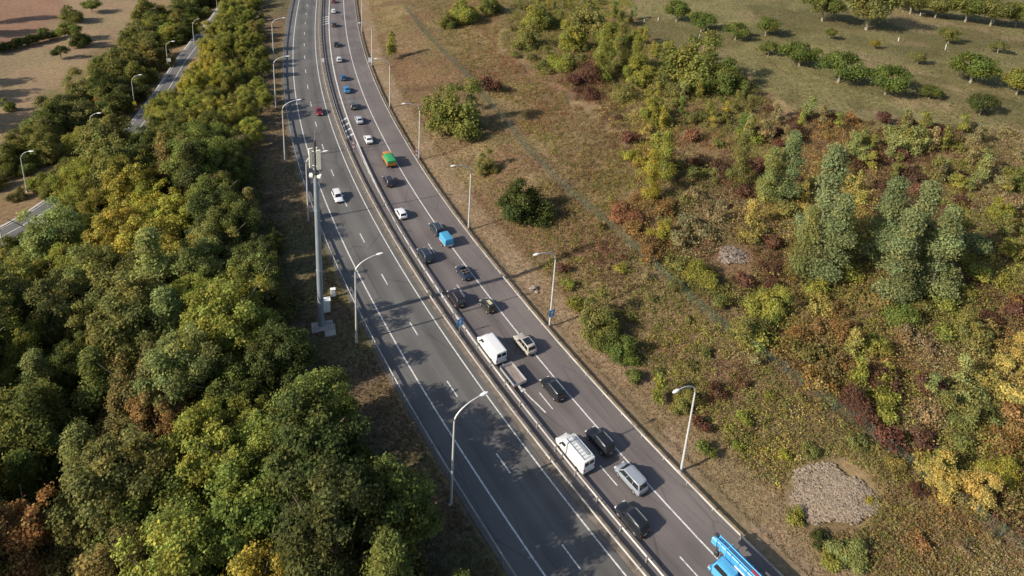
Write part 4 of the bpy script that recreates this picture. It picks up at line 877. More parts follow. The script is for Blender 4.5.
def lamp(loc, ang, label, group, ms=LM):
    t = thing('street_lamp', label, 'street lamp', loc, ang, group)
    link('pole', ms[0], t); link('arm', ms[1], t); link('lamp_head', ms[2], t); link('foot', ms[3], t)
    link('hatch', ms[4], t, (.12 if ms is LM else .09, 0, 1.0)); return t
LL = [((451, 505), 'tall grey lamp on the left verge nearest the camera'), ((356.5, 342), 'tall grey lamp on the left verge right of the antenna mast'), ((308.5, 221), 'tall grey lamp on the left verge behind the antenna mast top'), ((285, 160), 'grey lamp on the left verge above the antenna mast'), ((276, 108), 'grey lamp on the left verge, second from the top'), ((274, 62), 'grey lamp on the left verge nearest the top edge')]
for (x, y), lab in LL:
    p = P(x, y); s = road_so([p.x], [p.y])[0][0]; _, _, tx, ty = at_road(s, 0)
    lamp(tuple(p), math.atan2(-tx, ty), lab, 'lamps along the left verge')
RL = [((681, 471), 'tall grey lamp on the right verge nearest the camera'), ((549.5, 326), 'tall grey lamp on the right verge carrying a blue sign'), ((468.5, 229), 'grey lamp on the right verge left of the dark round bush'), ((419, 159), 'grey lamp on the right verge before the large olive bush'), ((389.7, 107.5), 'grey lamp on the right verge at the bend, third from top'), ((372, 66), 'grey lamp on the right verge at the far bend'), ((362, 32), 'grey lamp on the right verge nearest the top edge')]
for (x, y), lab in RL:
    p = P(x, y); s = road_so([p.x], [p.y])[0][0]; _, _, tx, ty = at_road(s, 0)
    lamp(tuple(p), math.atan2(tx, -ty), lab, 'lamps along the right verge')
VL = [((135, 108), 'lower road lamp carrying a small yellow sign'), ((168.5, 70), 'lower road lamp with a small grey box on its pole'), ((194.5, 47), 'lower road lamp second from the top edge'), ((218, 20), 'lower road lamp cut by the top edge'), ((94, 150), 'lower road lamp standing between tree crowns'), ((27, 192), 'lower road lamp at left between belts of trees'), ((3, 245), 'lower road lamp at the left frame edge beside the open road')]
for (x, y), lab in VL:
    p = P(x, y); i = int(np.argmin(np.hypot(lx-p.x, ly-p.y))); a = math.atan2(ly[i]-p.y, lx[i]-p.x)
    lamp(tuple(p), a, lab, 'lamps along the lower road', LMS)
    if x == 135:
        pass

# ------------------------------------------------------------------ signs (they face the camera-side traffic)
def heading(x, y):
    s = road_so([x], [y])[0][0]; _, _, tx, ty = at_road(s, 0); return math.atan2(-tx, ty)
def arrow_poly(cx, cz, k):
    pts = [(-.06, .42), (.10, .42), (.10, -.02), (.30, .16), (.30, -.06), (.0, -.40), (-.34, -.12), (-.34, .10), (-.06, -.06)]
    return pts
def blue_sign(loc, hgt, label, post):
    t = thing('blue_arrow_sign', label, 'sign', loc, heading(loc[0], loc[1]), 'blue arrow signs')
    if post: MB().tube([(0, 0.04, -.2), (0, 0.04, hgt+.6)], .04, 8).build('post', MT['steel'], t)
    MB().prism([(-.5, -.62), (.5, -.62), (.5, .62), (-.5, .62)], 1, -.03, .0).build('panel', MT['blue'], t).location = (0, -.12, hgt)
    mb = MB(); pts = [(-.10, -.48), (.06, -.48), (.12, .05), (.32, -.05), (.10, .48), (-.30, .16), (-.07, .10)]
    mb.prism(pts, 1, -.045, -.032); mb.build('arrow', MT['white'], t).location = (0, -.12, hgt)
    MB().box((0, -.06, hgt), (.3, .14, .06)).build('bracket', MT['steel'], t)
p = P(549.5, 326); q = Vector((p.x, p.y, p.z)); hd = heading(p.x, p.y)
blue_sign((p.x+.16*math.sin(hd), p.y-.16*math.cos(hd), p.z), 2.6, 'blue sign with white arrow fixed to the right-hand lamp post', False)
x, y, _, _ = at_road(s_of(462.5, 333), 2.1); blue_sign((x, y, .06), 2.2, 'blue sign with white arrow on the median rail', True)
def round_signs(loc, hs, label, group=None):
    t = thing('round_road_sign', label, 'sign', loc, heading(loc[0], loc[1]), group)
    MB().tube([(0, .04, -.2), (0, .04, hs[-1]+.45)], .04, 8).build('post', MT['steel'], t)
    n_ = 20
    for h in hs:
        MB().prism([(.46*math.cos(6.2832*i/n_), .46*math.sin(6.2832*i/n_)) for i in range(n_)], 1, -.03, 0).build('rim', MT['redsign'], t).location = (0, -.02, h)
        MB().prism([(.34*math.cos(6.2832*i/n_), .34*math.sin(6.2832*i/n_)) for i in range(n_)], 1, -.045, -.031).build('face', MT['white'], t).location = (0, -.02, h)
p = P(418.7, 160); round_signs((p.x-.4, p.y-.5, p.z), (1.5, 2.5), 'pair of round red-rimmed signs on the right verge', 'paired round signs')
x, y, _, _ = at_road(s_of(354, 153), 2.6); round_signs((x, y, .06), (1.5, 2.5), 'pair of round red-rimmed signs at the median rail end', 'paired round signs')
def plate_sign(loc, hgt, w_, h_, m, label, name='plate_sign'):
    t = thing(name, label, 'sign', loc, heading(loc[0], loc[1]))
    MB().tube([(0, .04, -.2), (0, .04, hgt+h_*.4)], .045, 8).build('post', MT['steel'], t)
    MB().box((0, -.03, hgt), (w_, .04, h_)).build('panel', m, t)
p = P(371.8, 68); plate_sign((p.x-.5, p.y-.6, p.z), 2.8, 1.0, 1.5, MT['white'], 'white plate sign on the right verge at the far bend')
x, y, _, _ = at_road(s_of(322, 66), 1.75); plate_sign((x, y, .06), 1.8, .8, 1.2, MT['white'], 'small white plate sign on the far median')
p = P(135, 108); plate_sign((p.x+.3, p.y-.5, p.z), 1.6, .9, 1.1, MT['yellow'], 'small yellow sign at the foot of a lower road lamp')
p = P(168.5, 70); plate_sign((p.x+.6, p.y-.4, p.z), 3.6, 1.3, 1.2, MT['cream'], 'pale box sign at a lower road lamp')

# ------------------------------------------------------------------ telecom mast
p = P(321.5, 326); mast = thing('antenna_mast', 'tall grey antenna mast with pale panels beside the left carriageway', 'mast', (p.x, p.y, p.z), 0)
MB().tube([(0, 0, -.4), (0, 0, 10), (0, 0, 20), (0, 0, 25.6)], [.47, .43, .37, .32], 20).build('pole', MT['mast'], mast, True)
for z, r in ((10, .49), (20, .43)): MB().tube([(0, 0, z-.08), (0, 0, z+.08)], r, 20).build('flange', MT['mast'], mast, True)
MB().tube([(0, 0, 25.6), (0, 0, 30.8)], .17, 10).build('top_pole', MT['dark'], mast, True)
MB().tube([(0, 0, 30.8), (0.05, 0, 32.4)], .03, 6).build('lightning_rod', MT['steel'], mast)
for a in (-.45, 2.9, 1.6):
    px_, py_ = .62*math.cos(a), .62*math.sin(a)
    q = MB().box((0, 0, 0), (.24, .56, 3.0), bev=.05).build('antenna_panel', MT['cream'], mast); q.location = (px_, py_, 28.1); q.rotation_euler = (0, 0, a-.75)
    MB().tube([(0, 0, 27.0), (px_, py_, 27.0)], .04, 6).tube([(0, 0, 29.2), (px_, py_, 29.2)], .04, 6).build('bracket', MT['steel'], mast)
for a in (-.2, 3.2, 1.5):
    q = MB().tube([(0, 0, 0), (0, 0, .5)], .36, 14).build('dish', MT['cream'], mast); q.location = (.36*math.cos(a), .36*math.sin(a), 25.5); q.rotation_euler = (0, math.pi/2, a)
MB().tube([(0, 0, 25.9), (0, 0, 26.05)], .5, 16).build('platform', MT['dark'], mast)
slab = MB().box((0, 0, 0), (3.2, 2.2, .3), bev=.05).build('concrete_slab', MT['concrete']); slab.location = (p.x+.2, p.y-.2, p.z+.05); slab.rotation_euler = (0, 0, .35)
tag(slab, 'pale concrete slab under the antenna mast', 'slab')
q = P(330, 331); slab2 = MB().box((0, 0, 0), (1.6, 2.6, .26), bev=.05).build('concrete_slab', MT['concrete']); slab2.location = (q.x, q.y, q.z+.1); slab2.rotation_euler = (0, 0, .35)
tag(slab2, 'narrow concrete step right of the antenna mast slab', 'slab')
def cabinet(px_, py_, w_, d, h, label):
    q = P(px_, py_); t = thing('equipment_cabinet', label, 'cabinet', (q.x, q.y, q.z+.2), .35)
    MB().box((0, 0, h/2), (w_, d, h), bev=.03).build('case', MT['cream'], t)
    MB().box((0, 0, h+.04), (w_+.12, d+.12, .08)).build('roof', MT['white'], t)
    for s in (-1, 1): MB().box((s*w_*.24, -d/2-.012, h*.5), (w_*.44, .02, h*.86)).build('door', MT['white'], t)
    MB().box((.02, -d/2-.04, h*.5), (.03, .03, .16)).build('handle', MT['dark'], t)
cabinet(326, 312, 1.3, .9, 2.1, 'white equipment cabinet right of the antenna mast foot')
cabinet(333, 297, .7, .5, 1.3, 'small pale cabinet behind the mast near the guard rail')

# ------------------------------------------------------------------ vehicles (local +Y is forward, origin on the ground)
CAR = dict(  # L, W, H, belt, rear belt y, rear roof y, front roof y, windscreen base y, nose height, tail height, panes per side
    hatch=(4.05, 1.76, 1.48, .93, -1.93, -1.50, .30, 1.08, .72, .93, 2),
    sedan=(4.55, 1.80, 1.45, .92, -1.55, -.95, .38, 1.15, .70, .96, 2),
    estate=(4.65, 1.82, 1.50, .93, -2.22, -1.92, .42, 1.22, .70, .93, 3),
    suv=(4.50, 1.86, 1.68, 1.05, -2.12, -1.80, .42, 1.15, .88, 1.02, 3),
    mpv=(4.65, 1.86, 1.74, 1.02, -2.22, -1.95, .75, 1.62, .82, 1.0, 3),
    mini=(3.45, 1.66, 1.50, .92, -1.62, -1.35, .35, .98, .78, .92, 2),
    van=(5.9, 2.02, 2.45, 1.25, -2.91, -2.85, 1.35, 2.1, 1.0, 1.2, 1),
    cabrio=(4.25, 1.78, 1.40, .90, -1.2, -.6, .30, .85, .70, .90, 0))
def rect8(x, y0, y1, z, c): return [(-x, y0+c, z), (-x+c, y0, z), (x-c, y0, z), (x, y0+c, z), (x, y1-c, z), (x-c, y1, z), (-x+c, y1, z), (-x, y1-c, z)]
def body_ring(y, w_, zb, z):
    h = [(.86, zb), (.985, zb+.14), (1.0, zb+(z-zb)*.55), (.955, z-.09), (.80, z-.005), (.4, z+.018)]
    return [(-a*w_, y, b_) for a, b_ in h]+[(a*w_, y, b_) for a, b_ in reversed(h)]
_cache = {}
def car_parts(kind):
    if kind in _cache: return _cache[kind]
    L, W, H, hb, y0, y1, y2, y3, hn, ht, np_ = CAR[kind]; w_ = W/2; f, r = L/2, -L/2; zb = .24 if kind not in ('suv', 'van') else .30
    mb = MB()
    mb.loft([body_ring(y, w_*k, b_, z) for y, k, b_, z in (
        (r, .84, zb+.22, ht-.30), (r+.05, .93, zb+.1, ht-.10), (r+.22, .985, zb, ht-.01), (y0+.12, 1, zb, max(ht, hb)-.01), (-.3, 1, zb-.02, hb), (y3-.1, 1, zb, hb-.005),
        (y3+(f-y3)*.45, .985, zb, hn+(hb-hn)*.72), (f-.32, .95, zb, hn+.05), (f-.08, .86, zb+.04, hn-.08), (f, .74, zb+.16, hn-.26))])
    parts = []; wb = w_*.935; wr = w_*(.76 if kind != 'van' else .86); c = .10
    if np_:
        mb.loft([rect8(wb, y0, y3, hb-.06, c), rect8(wr+.03, y1-.03, y2+.05, H-.10, c), rect8(wr-.05, y1+.06, y2-.08, H-.015, c), rect8(wr-.28, y1+.3, y2-.35, H, c)])
    body = mb.mesh('body', MT['paint'], True)
    def lerp(a, b_, t): return a+(b_-a)*t
    def quad(name, pts, outv):
        ov = Vector(outv).normalized()*.012; v = [Vector(q)+ov for q in pts]; u = [Vector(q)-ov*.5 for q in pts]
        return MB().add(v+u, [(0, 1, 2, 3), (7, 6, 5, 4), (0, 4, 5, 1), (1, 5, 6, 2), (2, 6, 7, 3), (3, 7, 4, 0)]).mesh(name, MT['glass'])
    def sidept(sx, u, v):
        zz = lerp(hb-.06, H-.10, v); return (sx*lerp(wb, wr+.03, v), lerp(lerp(y0+c, y1-.03+c, v), lerp(y3-c, y2+.05-c, v), u), zz)
    if np_:
        def front(u, v): zz = lerp(hb-.06, H-.10, v); hx = lerp(wb-c, wr+.03-c, v); return (lerp(-hx, hx, u), lerp(y3, y2+.05, v), zz)
        def rear(u, v): zz = lerp(hb-.06, H-.10, v); hx = lerp(wb-c, wr+.03-c, v); return (lerp(-hx, hx, u), lerp(y0, y1-.03, v), zz)
        parts.append(('windscreen', quad('windscreen', [front(.03, .12), front(.97, .12), front(.97, .95), front(.03, .95)], (0, H-hb, y3-y2))))
        if kind == 'van':
            for u0, u1 in ((.06, .46), (.54, .94)): parts.append(('rear_window', quad('rear_window', [rear(u1, .35), rear(u0, .35), rear(u0, .80), rear(u1, .80)], (0, -1, .05))))
            for sx in (-1, 1): parts.append(('side_window', quad('side_window', [sidept(sx, .80, .12), sidept(sx, .965, .12), sidept(sx, .965, .62), sidept(sx, .80, .62)], (sx, 0, .1))))
            for sx in (-1, 1):
                for u0, u1 in ((.04, .42), (.44, .76)):
                    m_ = quad('side_panel', [sidept(sx, u0, .10), sidept(sx, u1, .10), sidept(sx, u1, .82), sidept(sx, u0, .82)], (sx, 0, .1)); m_.materials.clear(); m_.materials.append(MT['paint']); parts.append(('side_panel', m_))
        else:
            parts.append(('rear_window', quad('rear_window', [rear(.95, .18), rear(.05, .18), rear(.05, .92), rear(.95, .92)], (0, -(H-hb), abs(y1-y0)))))
            ed = {2: ((.01, .47), (.49, .99)), 3: ((.01, .31), (.33, .64), (.66, .99))}[np_]
            for sx in (-1, 1):
                for u0, u1 in ed: parts.append(('side_window', quad('side_window', [sidept(sx, u0, .10), sidept(sx, u1, .10), sidept(sx, u1, .97), sidept(sx, u0, .97)], (sx, 0, .25))))
    else:   # open cabriolet: cockpit tub, seats, windscreen frame
        parts.append(('cockpit', MB().box((0, -.25, hb+.01), (w_*1.55, 1.9, .06), bev=.02).mesh('cockpit', MT['trim'])))
        parts.append(('windscreen', MB().add([(-.66, .85, hb), (.66, .85, hb), (.56, .42, hb+.42), (-.56, .42, hb+.42), (-.66, .83, hb), (.66, .83, hb), (.56, .40, hb+.42), (-.56, .40, hb+.42)], [(0, 1, 2, 3), (7, 6, 5, 4), (0, 4, 5, 1), (1, 5, 6, 2), (2, 6, 7, 3), (3, 7, 4, 0)]).mesh('windscreen', MT['glass'])))
        parts.append(('windscreen_frame', MB().tube([(-.68, .86, hb-.02), (-.57, .42, hb+.44), (.57, .42, hb+.44), (.68, .86, hb-.02)], .03, 6).mesh('windscreen_frame', MT['trim'])))
        for sx in (-.36, .36):
            for yy_ in (-.25, -.95): parts.append(('seat', MB().box((sx, yy_, hb+.16), (.48, .16, .42), bev=.05).box((sx, yy_+.28, hb+.04), (.48, .48, .1), bev=.03).mesh('seat', MT['leather'])))
    tl = .32 if kind != 'van' else .7
    for sx in (-1, 1):
        parts.append(('tail_light', MB().box((sx*w_*.80, r+.045, ht-.24+(.1 if kind == 'van' else 0)), (.15, .12, tl*.5), bev=.02).mesh('tail_light', MT['red'])))
        parts.append(('headlight', MB().box((sx*w_*.70, f-.13, hn-.13), (.34, .20, .14), bev=.03).mesh('headlight', MT['headl'])))
        parts.append(('mirror', MB().box((sx*(w_+.06), y3-.38, hb+.05), (.20, .10, .14 if kind != 'van' else .3), bev=.03).mesh('mirror', MT['paint'] if kind != 'van' else MT['trim'])))
        parts.append(('sill', MB().box((sx*(w_*.965), -.05, zb+.02), (.06, L*.42, .14), bev=.02).mesh('sill', MT['trim'])))
    parts.append(('number_plate', MB().box((0, r-.005, ht-.38), (.52, .03, .11)).mesh('number_plate', MT['plate'])))
    parts.append(('rear_bumper', MB().box((0, r+.06, zb+.16), (W*.86, .16, .2), bev=.05).mesh('rear_bumper', MT['trim'])))
    parts.append(('front_bumper', MB().box((0, f-.08, zb+.14), (W*.80, .18, .2), bev=.05).mesh('front_bumper', MT['trim'])))
    if kind in ('estate', 'suv', 'mpv'):
        for sx in (-1, 1): parts.append(('roof_rail', MB().tube([(sx*(wr-.03), y1+.15, H-.02), (sx*(wr-.03), y1+.3, H+.035), (sx*(wr-.03), y2-.35, H+.035), (sx*(wr-.03), y2-.15, H-.02)], .022, 5).mesh('roof_rail', MT['alu'])))
    _cache[kind] = (body, parts); return _cache[kind]
def wheel_meshes(r=.32, t=.22):
    ty = MB(); prof = [(-t/2, r*.66), (-t/2, r*.93), (-t*.35, r), (t*.35, r), (t/2, r*.93), (t/2, r*.66)]; n_ = 18
    rings = [[(x, q*math.cos(6.2832*k/n_), q*math.sin(6.2832*k/n_)) for k in range(n_)] for x, q in prof]
    ty.loft(rings, cap=False); rim = MB()
    rim.loft([[(x, q*math.cos(6.2832*k/n_), q*math.sin(6.2832*k/n_)) for k in range(n_)] for x, q in ((-t*.42, r*.66), (-t*.30, r*.2), (t*.30, r*.2), (t*.42, r*.66))])
    hub = MB()
    for k in range(5):
        a = 6.2832*k/5
        for sx in (-1, 1): hub.tube([(sx*t*.40, 0, 0), (sx*t*.44, r*.62*math.cos(a), r*.62*math.sin(a))], .035, 5)
    return ty.mesh('tyre', MT['tyre'], True), rim.mesh('rim', MT['rim'], True), hub.mesh('spokes', MT['rim'])
WH = {k: wheel_meshes(*v) for k, v in dict(car=(.32, .22), suv=(.36, .24), van=(.35, .23), truck=(.62, .40), small=(.26, .18)).items()}
hubbox = None
def wheel(parent, x, y, key='car'):
    ty, rm, sp = WH[key]; r = dict(car=.32, suv=.36, van=.35, truck=.62, small=.26)[key]
    o = link('wheel', rm, parent, (x, y, r)); link('tyre', ty, o); link('spokes', sp, o); return o
def car(kind, px, py, color, label, opp=False, name=None, cat='car', off=None, roofcol=None):
    p = P(px, py, .65)
    s, o = road_so([p.x], [p.y]); s, o = float(s[0]), float(o[0])
    if off is not None: o = off
    x, y, tx, ty = at_road(s, o); a = math.atan2(-tx, ty)+(math.pi if opp else 0)
    t_scale = .93
    t = thing(name or dict(van='panel_van', mpv='minivan', cabrio='convertible_car').get(kind, 'car'), label, cat, (x, y, .02), a, 'vans on the right carriageway' if kind == 'van' else 'cars on the motorway')
    body, parts = car_parts(kind); L, W = CAR[kind][:2]
    if kind != 'van': t.scale = (t_scale, t_scale, 1.0)
    link('body', body, t, color=color)
    for nm, me in parts: link(nm, me, t, color=color)
    key = kind if kind in ('suv', 'van') else 'car'
    for sx in (-1, 1):
        for yy_ in (-L*.30, L*.31): wheel(t, sx*(W/2-.105), yy_, key)
    return t
BLK = (.012, .013, .016); WHT = (.70, .71, .72); SIL = (.42, .45, .48); NAVY = (.018, .028, .06); GRY = (.10, .11, .12)
car('sedan', 319, 111, (.17, .015, .02), 'dark red car alone on the far left carriageway', True)
car('estate', 337.5, 196, WHT, 'white car driving towards the camera on the left carriageway', True)
car('hatch', 341, 1, (.16, .03, .03), 'dark red car cut by the top edge on the right carriageway', off=6.8)
car('hatch', 337, 11, WHT, 'small white car nearest the top edge', off=6.8)
car('hatch', 340.5, 24.5, BLK, 'black car following the white one near the top edge', off=6.8)
car('sedan', 340.5, 44, BLK, 'black car ahead of a silver car at the far bend', off=6.8)
car('hatch', 344.5, 59, (.50, .52, .55), 'silver-white car between black and blue cars at the far bend', off=6.8)
car('hatch', 349, 77, (.02, .08, .20), 'dark blue car ahead of the bright blue one', off=6.7)
car('sedan', 352.5, 89, (.03, .19, .42), 'bright blue car in the far queue', off=6.7)
car('suv', 361, 105, (.07, .075, .08), 'dark grey car between bright blue and silver cars', off=6.8)
car('sedan', 365.5, 119, SIL, 'silver car ahead of the white one in the far queue', off=6.9)
car('sedan', 377, 138, WHT, 'white car directly ahead of the green-topped truck', off=7.0)
car('suv', 388.5, 181, (.03, .022, .03), 'black car behind the green-topped truck')
car('hatch', 401, 213, WHT, 'white car between the green-topped truck and the blue trailer')
tow = car('suv', 436.5, 229, (.03, .04, .055), 'dark car towing the blue covered trailer')
car('suv', 425, 255, (.02, .03, .045), 'dark blue-black car left behind the blue trailer')
car('cabrio', 464, 272, NAVY, 'open-top navy convertible behind the blue trailer')
car('suv', 456.5, 298, (.022, .012, .014), 'black car ahead of the white van')
car('mini', 488, 305, (.03, .03, .022), 'small black and yellow car beside the black one')
car('suv', 525, 344, (.40, .37, .32), 'beige car with dark roof beside the white van')
car('estate', 553, 388, BLK, 'black car beside the grey flatbed trailer')
car('suv', 600, 441, BLK, 'black car beside the white van with roof rack')
car('mpv', 631, 478, (.27, .30, .34), 'silver-grey minivan behind the black car', name='minivan')
car('suv', 632, 519, (.014, .015, .02), 'black car nearest the camera in the left lane')
van1 = car('van', 491.5, 349, (.70, .70, .69), 'plain white van towing a grey flatbed trailer', cat='van')
van2 = car('van', 574.5, 453, (.68, .68, .67), 'white van with ladder roof rack', cat='van')
van1.scale = (.98, .98, .96); van2.scale = (.98, .95, .92)
for sx in (-.72, .72): MB().tube([(sx, -2.6, 2.56), (sx, 1.1, 2.56)], .035, 6).build('rack_rail', MT['alu'], van2)
for yy_ in np.linspace(-2.55, 1.05, 8): MB().tube([(-.76, yy_, 2.575), (.76, yy_, 2.575)], .028, 6).build('rack_bar', MT['alu'], van2)
for sx in (-.72, .72):
    for yy_ in (-2.3, -.7, .9): MB().box((sx, yy_, 2.49), (.05, .08, .14)).build('rack_foot', MT['alu'], van2)
MB().box((.2, -.7, 2.63), (.36, 3.2, .05)).build('ladder', MT['alu'], van2)
def behind(t, dist, do=0.0):
    s, o = road_so([t.location.x], [t.location.y]); x, y, tx, ty = at_road(float(s[0])-dist, float(o[0])+do); return (x, y, .02), math.atan2(-tx, ty)
# beige car: dark glazed roof
for o in C.objects:
    if o.get('label', '').startswith('beige car'): MB().box((0, -.7, 1.672), (1.12, 1.5, .03), bev=.01).build('roof_panel', MT['glass'], o)
    if o.get('label', '').startswith('small black and yellow'):
        for sx in (-1, 1): MB().box((sx*.55, -1.62, .62), (.42, .16, .16), bev=.03).build('tail_stripe', MT['yellow'], o)
        MB().box((0, -.5, 1.505), (.6, 1.2, .03), bev=.01).build('roof_stripe', MT['plate'], o)
# covered blue trailer
loc, a = behind(tow, 4.6, .15); t = thing('box_trailer', 'blue tarpaulin-covered trailer behind the dark car', 'trailer', loc, a)
MB().box((0, 0, .62), (1.7, 2.9, .34), bev=.02).build('bed', MT['alu'], t)
cv = MB(); cv.loft([rect8(.84, -1.46, 1.46, .80, .05), rect8(.83, -1.45, 1.45, 1.75, .06), rect8(.72, -1.36, 1.36, 1.92, .1), rect8(.4, -1.0, 1.0, 1.96, .1)]).build('cover', MT['tarp'], t, True).color = (.05, .27, .46, 1)
for sx in (-1, 1): wheel(t, sx*.92, -.2, 'small'); MB().box((sx*.92, -.2, .56), (.24, .74, .06), bev=.02).build('mudguard', MT['trim'], t); MB().box((sx*.7, -1.47, .55), (.2, .05, .1)).build('tail_light', MT['red'], t)
MB().tube([(-.5, 1.4, .45), (0, 2.5, .42)], .04, 6).tube([(.5, 1.4, .45), (0, 2.5, .42)], .04, 6).build('drawbar', MT['steel'], t)
# flatbed trailer behind van 1
loc, a = behind(van1, 6.0, .05); t = thing('flatbed_trailer', 'grey flatbed trailer with low sides behind the plain white van', 'trailer', loc, a)
MB().box((0, 0, .74), (1.96, 3.7, .08)).build('floor', MT['wood'], t)
for sx in (-1, 1): MB().box((sx*1.0, 0, .94), (.05, 3.74, .40)).build('side_board', MT['alu'], t); wheel(t, sx*.78, -.35, 'small'); wheel(t, sx*.78, .3, 'small'); MB().box((sx*.8, -1.9, .58), (.26, .06, .12)).build('tail_light', MT['red'], t)
MB().box((0, -1.87, .94), (1.94, .05, .40)).build('tail_board', MT['alu'], t); MB().box((0, 1.87, 1.0), (1.94, .05, .52)).build('head_board', MT['alu'], t)
MB().box((0, 0, .62), (1.2, 3.4, .14)).build('chassis', MT['dark'], t); MB().tube([(0, 1.7, .6), (0, 2.75, .5)], .05, 6).build('drawbar', MT['steel'], t)
# green and orange truck
p = P(389, 160, .9); s, o = road_so([p.x], [p.y]); x, y, tx, ty = at_road(float(s[0]), float(o[0])); t = thing('pickup_truck', 'orange truck with green cover on its load', 'truck', (x, y, .02), math.atan2(-tx, ty))
ORG = (.55, .20, .03, 1)
MB().box((0, 0, .62), (1.9, 5.2, .3), bev=.04).build('chassis', MT['trim'], t)
cb = MB().loft([rect8(.96, 1.15, 2.62, .55, .1), rect8(.96, 1.15, 2.62, 1.2, .1), rect8(.86, 1.2, 2.3, 1.95, .12), rect8(.7, 1.35, 2.1, 2.02, .12)]).build('cab', MT['paint'], t, True); cb.color = ORG
MB().add([(-.8, 2.62, 1.25), (.8, 2.62, 1.25), (.72, 2.36, 1.86), (-.72, 2.36, 1.86), (-.8, 2.58, 1.25), (.8, 2.58, 1.25), (.72, 2.3, 1.86), (-.72, 2.3, 1.86)], [(0, 1, 2, 3), (7, 6, 5, 4), (0, 4, 5, 1), (1, 5, 6, 2), (2, 6, 7, 3), (3, 7, 4, 0)]).build('windscreen', MT['glass'], t)
bd = MB().box((0, -.8, 1.15), (2.0, 3.7, .8), bev=.03).build('load_box', MT['paint'], t); bd.color = ORG
cv = MB().loft([rect8(1.04, -2.68, 1.08, 1.50, .06), rect8(1.02, -2.66, 1.06, 1.95, .08), rect8(.8, -2.4, .8, 2.2, .15), rect8(.4, -2.0, .4, 2.25, .15)]).build('cover', MT['tarp'], t, True); cv.color = (.03, .26, .09, 1)
for sx in (-1, 1):
    wheel(t, sx*.88, 1.75, 'van'); wheel(t, sx*.88, -1.6, 'van'); MB().box((sx*.8, -2.67, .8), (.24, .06, .18)).build('tail_light', MT['red'], t); MB().box((sx*.975, 1.85, 1.5), (.02, .7, .4)).build('side_window', MT['glass'], t)
# mobile crane, cut by the frame bottom
p = P(726, 568, 2.0); s, _ = road_so([p.x], [p.y]); x, y, tx, ty = at_road(float(s[0])-3.2, 8.55); t = thing('mobile_crane', 'bright blue mobile crane truck cut by the bottom edge', 'crane', (x, y, .02), math.atan2(-tx, ty))
CB = (.055, .27, .52, 1); CB2 = (.085, .36, .62, 1)
def bl(mb, nm, c=CB, par=None, sm=False):
    o = mb.build(nm, MT['paint'], par or t, sm); o.color = c; return o
bl(MB().box((0, -1.6, 1.05), (2.5, 9.4, .55), bev=.06).box((0, -1.8, 1.5), (2.3, 7.6, .4), bev=.06), 'chassis')
cab = bl(MB().loft([rect8(.62, 1.9, 4.3, .7, .1), rect8(.62, 1.9, 4.35, 1.7, .1), rect8(.55, 2.0, 4.0, 2.55, .14), rect8(.42, 2.2, 3.75, 2.62, .14)]), 'cab', CB2, None, True); cab.location = (-.62, 0, 0)
def pane(nm, pts, d, par, loc=(0, 0, 0)):
    d = Vector(d); v = [Vector(q)+d for q in pts]+[Vector(q)-d for q in pts]
    o = MB().add(v, [(0, 1, 2, 3), (7, 6, 5, 4), (0, 4, 5, 1), (1, 5, 6, 2), (2, 6, 7, 3), (3, 7, 4, 0)]).build(nm, MT['glass'], par); o.location = loc
pane('windscreen', [(-.52, 4.335, 1.75), (.52, 4.335, 1.75), (.46, 4.06, 2.42), (-.46, 4.06, 2.42)], (0, .03, .012), cab)
for sx in (-1, 1): pane('side_window', [(sx*.615, 2.5, 1.75), (sx*.615, 4.1, 1.75), (sx*.56, 3.85, 2.42), (sx*.565, 2.5, 2.42)], (sx*.02, 0, .004), cab)
up = bl(MB().box((.1, -2.6, 2.05), (2.2, 3.2, .8), bev=.08), 'turntable', CB)
bl(MB().box((.1, -5.3, 2.1), (2.4, 1.3, 1.1), bev=.08), 'counterweight', CB)
for k, (w2, h2, y_f) in enumerate(((1.1, .95, 3.9), (.94, .80, 4.6), (.78, .66, 5.15))):
    b_ = bl(MB().box((.62, (y_f-5.2)/2, 2.85), (w2, y_f+5.2, h2), bev=.08), 'boom_section', CB2 if k % 2 else CB)
    bl(MB().box((.62, y_f-.05, 2.85), (w2+.12, .14, h2+.12), bev=.03), 'boom_collar', CB2)
bl(MB().box((.62, 5.35, 2.8), (1.0, .6, .9), bev=.1), 'boom_head', CB2)
for sx in (.35, .89): MB().tube([(sx, -4.8, 3.40), (sx, 3.6, 3.40), (sx, 5.3, 3.34)], .05, 6).build('hydraulic_pipe', MT['paint'], t).color = (.09, .42, .72, 1)
MB().tube([(.42, 5.45, 3.3), (.82, 5.45, 3.3)], .22, 14).build('sheave', MT['dark'], t)
MB().tube([(.62, 5.55, 3.2), (.3, 5.0, 1.9)], .03, 5).build('hoist_rope', MT['dark'], t)
MB().box((.3, 4.9, 1.55), (.34, .4, .7), bev=.08).build('hook_block', MT['trim'], t)
for k in range(4): bl(MB().box((1.25, .2-k*1.6, 2.4), (.10, .9, .5), bev=.03), 'side_box', CB2)
for sx in (-1, 1):
    for yy_ in (2.9, 1.2, -2.4, -4.2): wheel(t, sx*1.08, yy_, 'truck')
    bl(MB().box((sx*.7, 4.55, .75), (.9, .3, .35), bev=.05), 'bumper', CB); MB().box((sx*1.0, 4.72, .85), (.3, .05, .18)).build('headlight', MT['headl'], t)
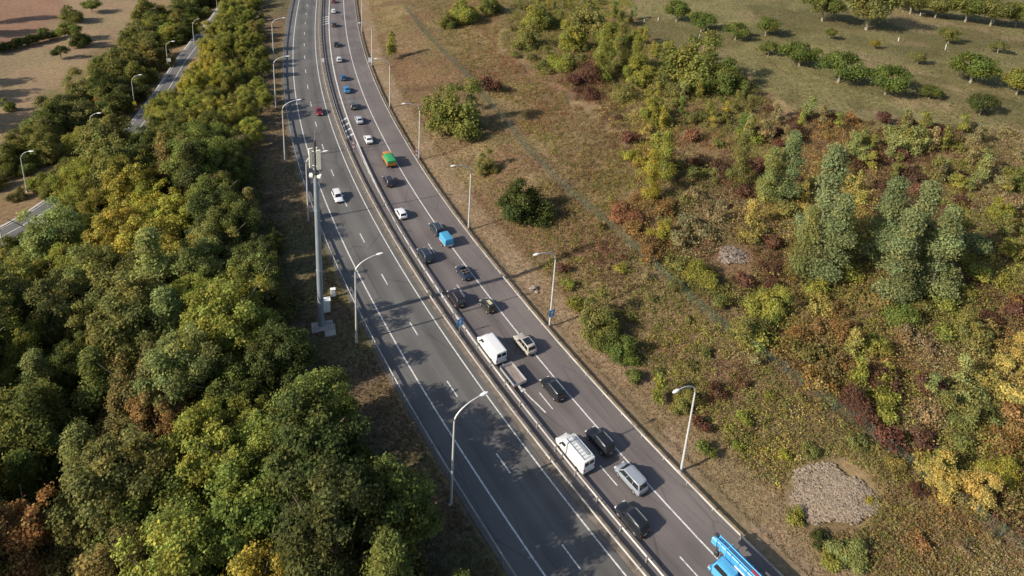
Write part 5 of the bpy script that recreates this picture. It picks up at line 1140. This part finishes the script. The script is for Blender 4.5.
for k in range(9): bl(MB().box((.62, -4.4+k*.95, 2.85), (1.16, .07, 1.0), bev=.01), 'boom_rib', (.04, .2, .42, 1))
MB().tube([(.62, -4.8, 3.42), (.62, 4.9, 3.36)], .035, 6).build('hoist_rope', MT['dark'], t)
MB().box((.05, -.4, 2.6), (.16, 6.0, .2), bev=.03).build('hydraulic_ram', MT['alu'], t)
MB().box((.62, -.6, 3.36), (.3, 3.4, .06)).build('warning_stripe', MT['redsign'], t)

# ------------------------------------------------------------------ stakes and small things on the slope
for (x, y, h, lab) in ((644, 21, 1.4, 'thin white stake at the upper left of the orchard'), (658, 20, 1.6, 'white stake beside the round fruit tree, upper orchard'), (898, 41, 2.0, 'white post in the open middle of the orchard'), (911, 9, 2.2, 'white trunk post at the top hedge of the orchard'), (920, 15, 1.8, 'white post right of the hedge gap'), (945, 49, 2.4, 'white guarded post under a thin orchard tree'), (993, 23, 2.4, 'white post near the top right corner'), (699, 37, 1.5, 'short pale post behind the orchard edge tree'), (12, 105, 1.2, 'small white marker on the pale field')):
    p = P(x, y+1); o = MB().tube([(0, 0, -.2), (0, 0, h)], [.16, .13], 7).tube([(0, 0, h), (0, 0, h+.05)], .1, 7).build('stake', MT['white']); o.location = p; o.scale = (.6, .6, .8); tag(o, lab, 'post', 'white stakes')
# things whose labels still coincide: say which by their order across the photograph
bpy.context.view_layer.update()
by = {}
for o in C.objects:
    if o.parent is None and 'label' in o: by.setdefault(o['label'], []).append(o)
for lab, os_ in by.items():
    if not 2 <= len(os_) <= 19: continue
    pr_ = sorted(os_, key=lambda o: float(proj([tuple(o.location)])[0][0])); N_ = len(os_)
    for k, o in enumerate(pr_):
        w_ = 'leftmost' if k == 0 else ('rightmost' if k == N_-1 else ['', 'second', 'third', 'fourth', 'fifth', 'sixth', 'seventh', 'eighth', 'ninth', 'tenth', 'eleventh', 'twelfth', 'thirteenth', 'fourteenth', 'fifteenth', 'sixteenth', 'seventeenth', 'eighteenth'][k]+' from left')
        if N_ == 2: w_ = ('left one', 'right one')[k]
        o['label'] = f'{lab}, {w_}'
print('objects', len(C.objects))
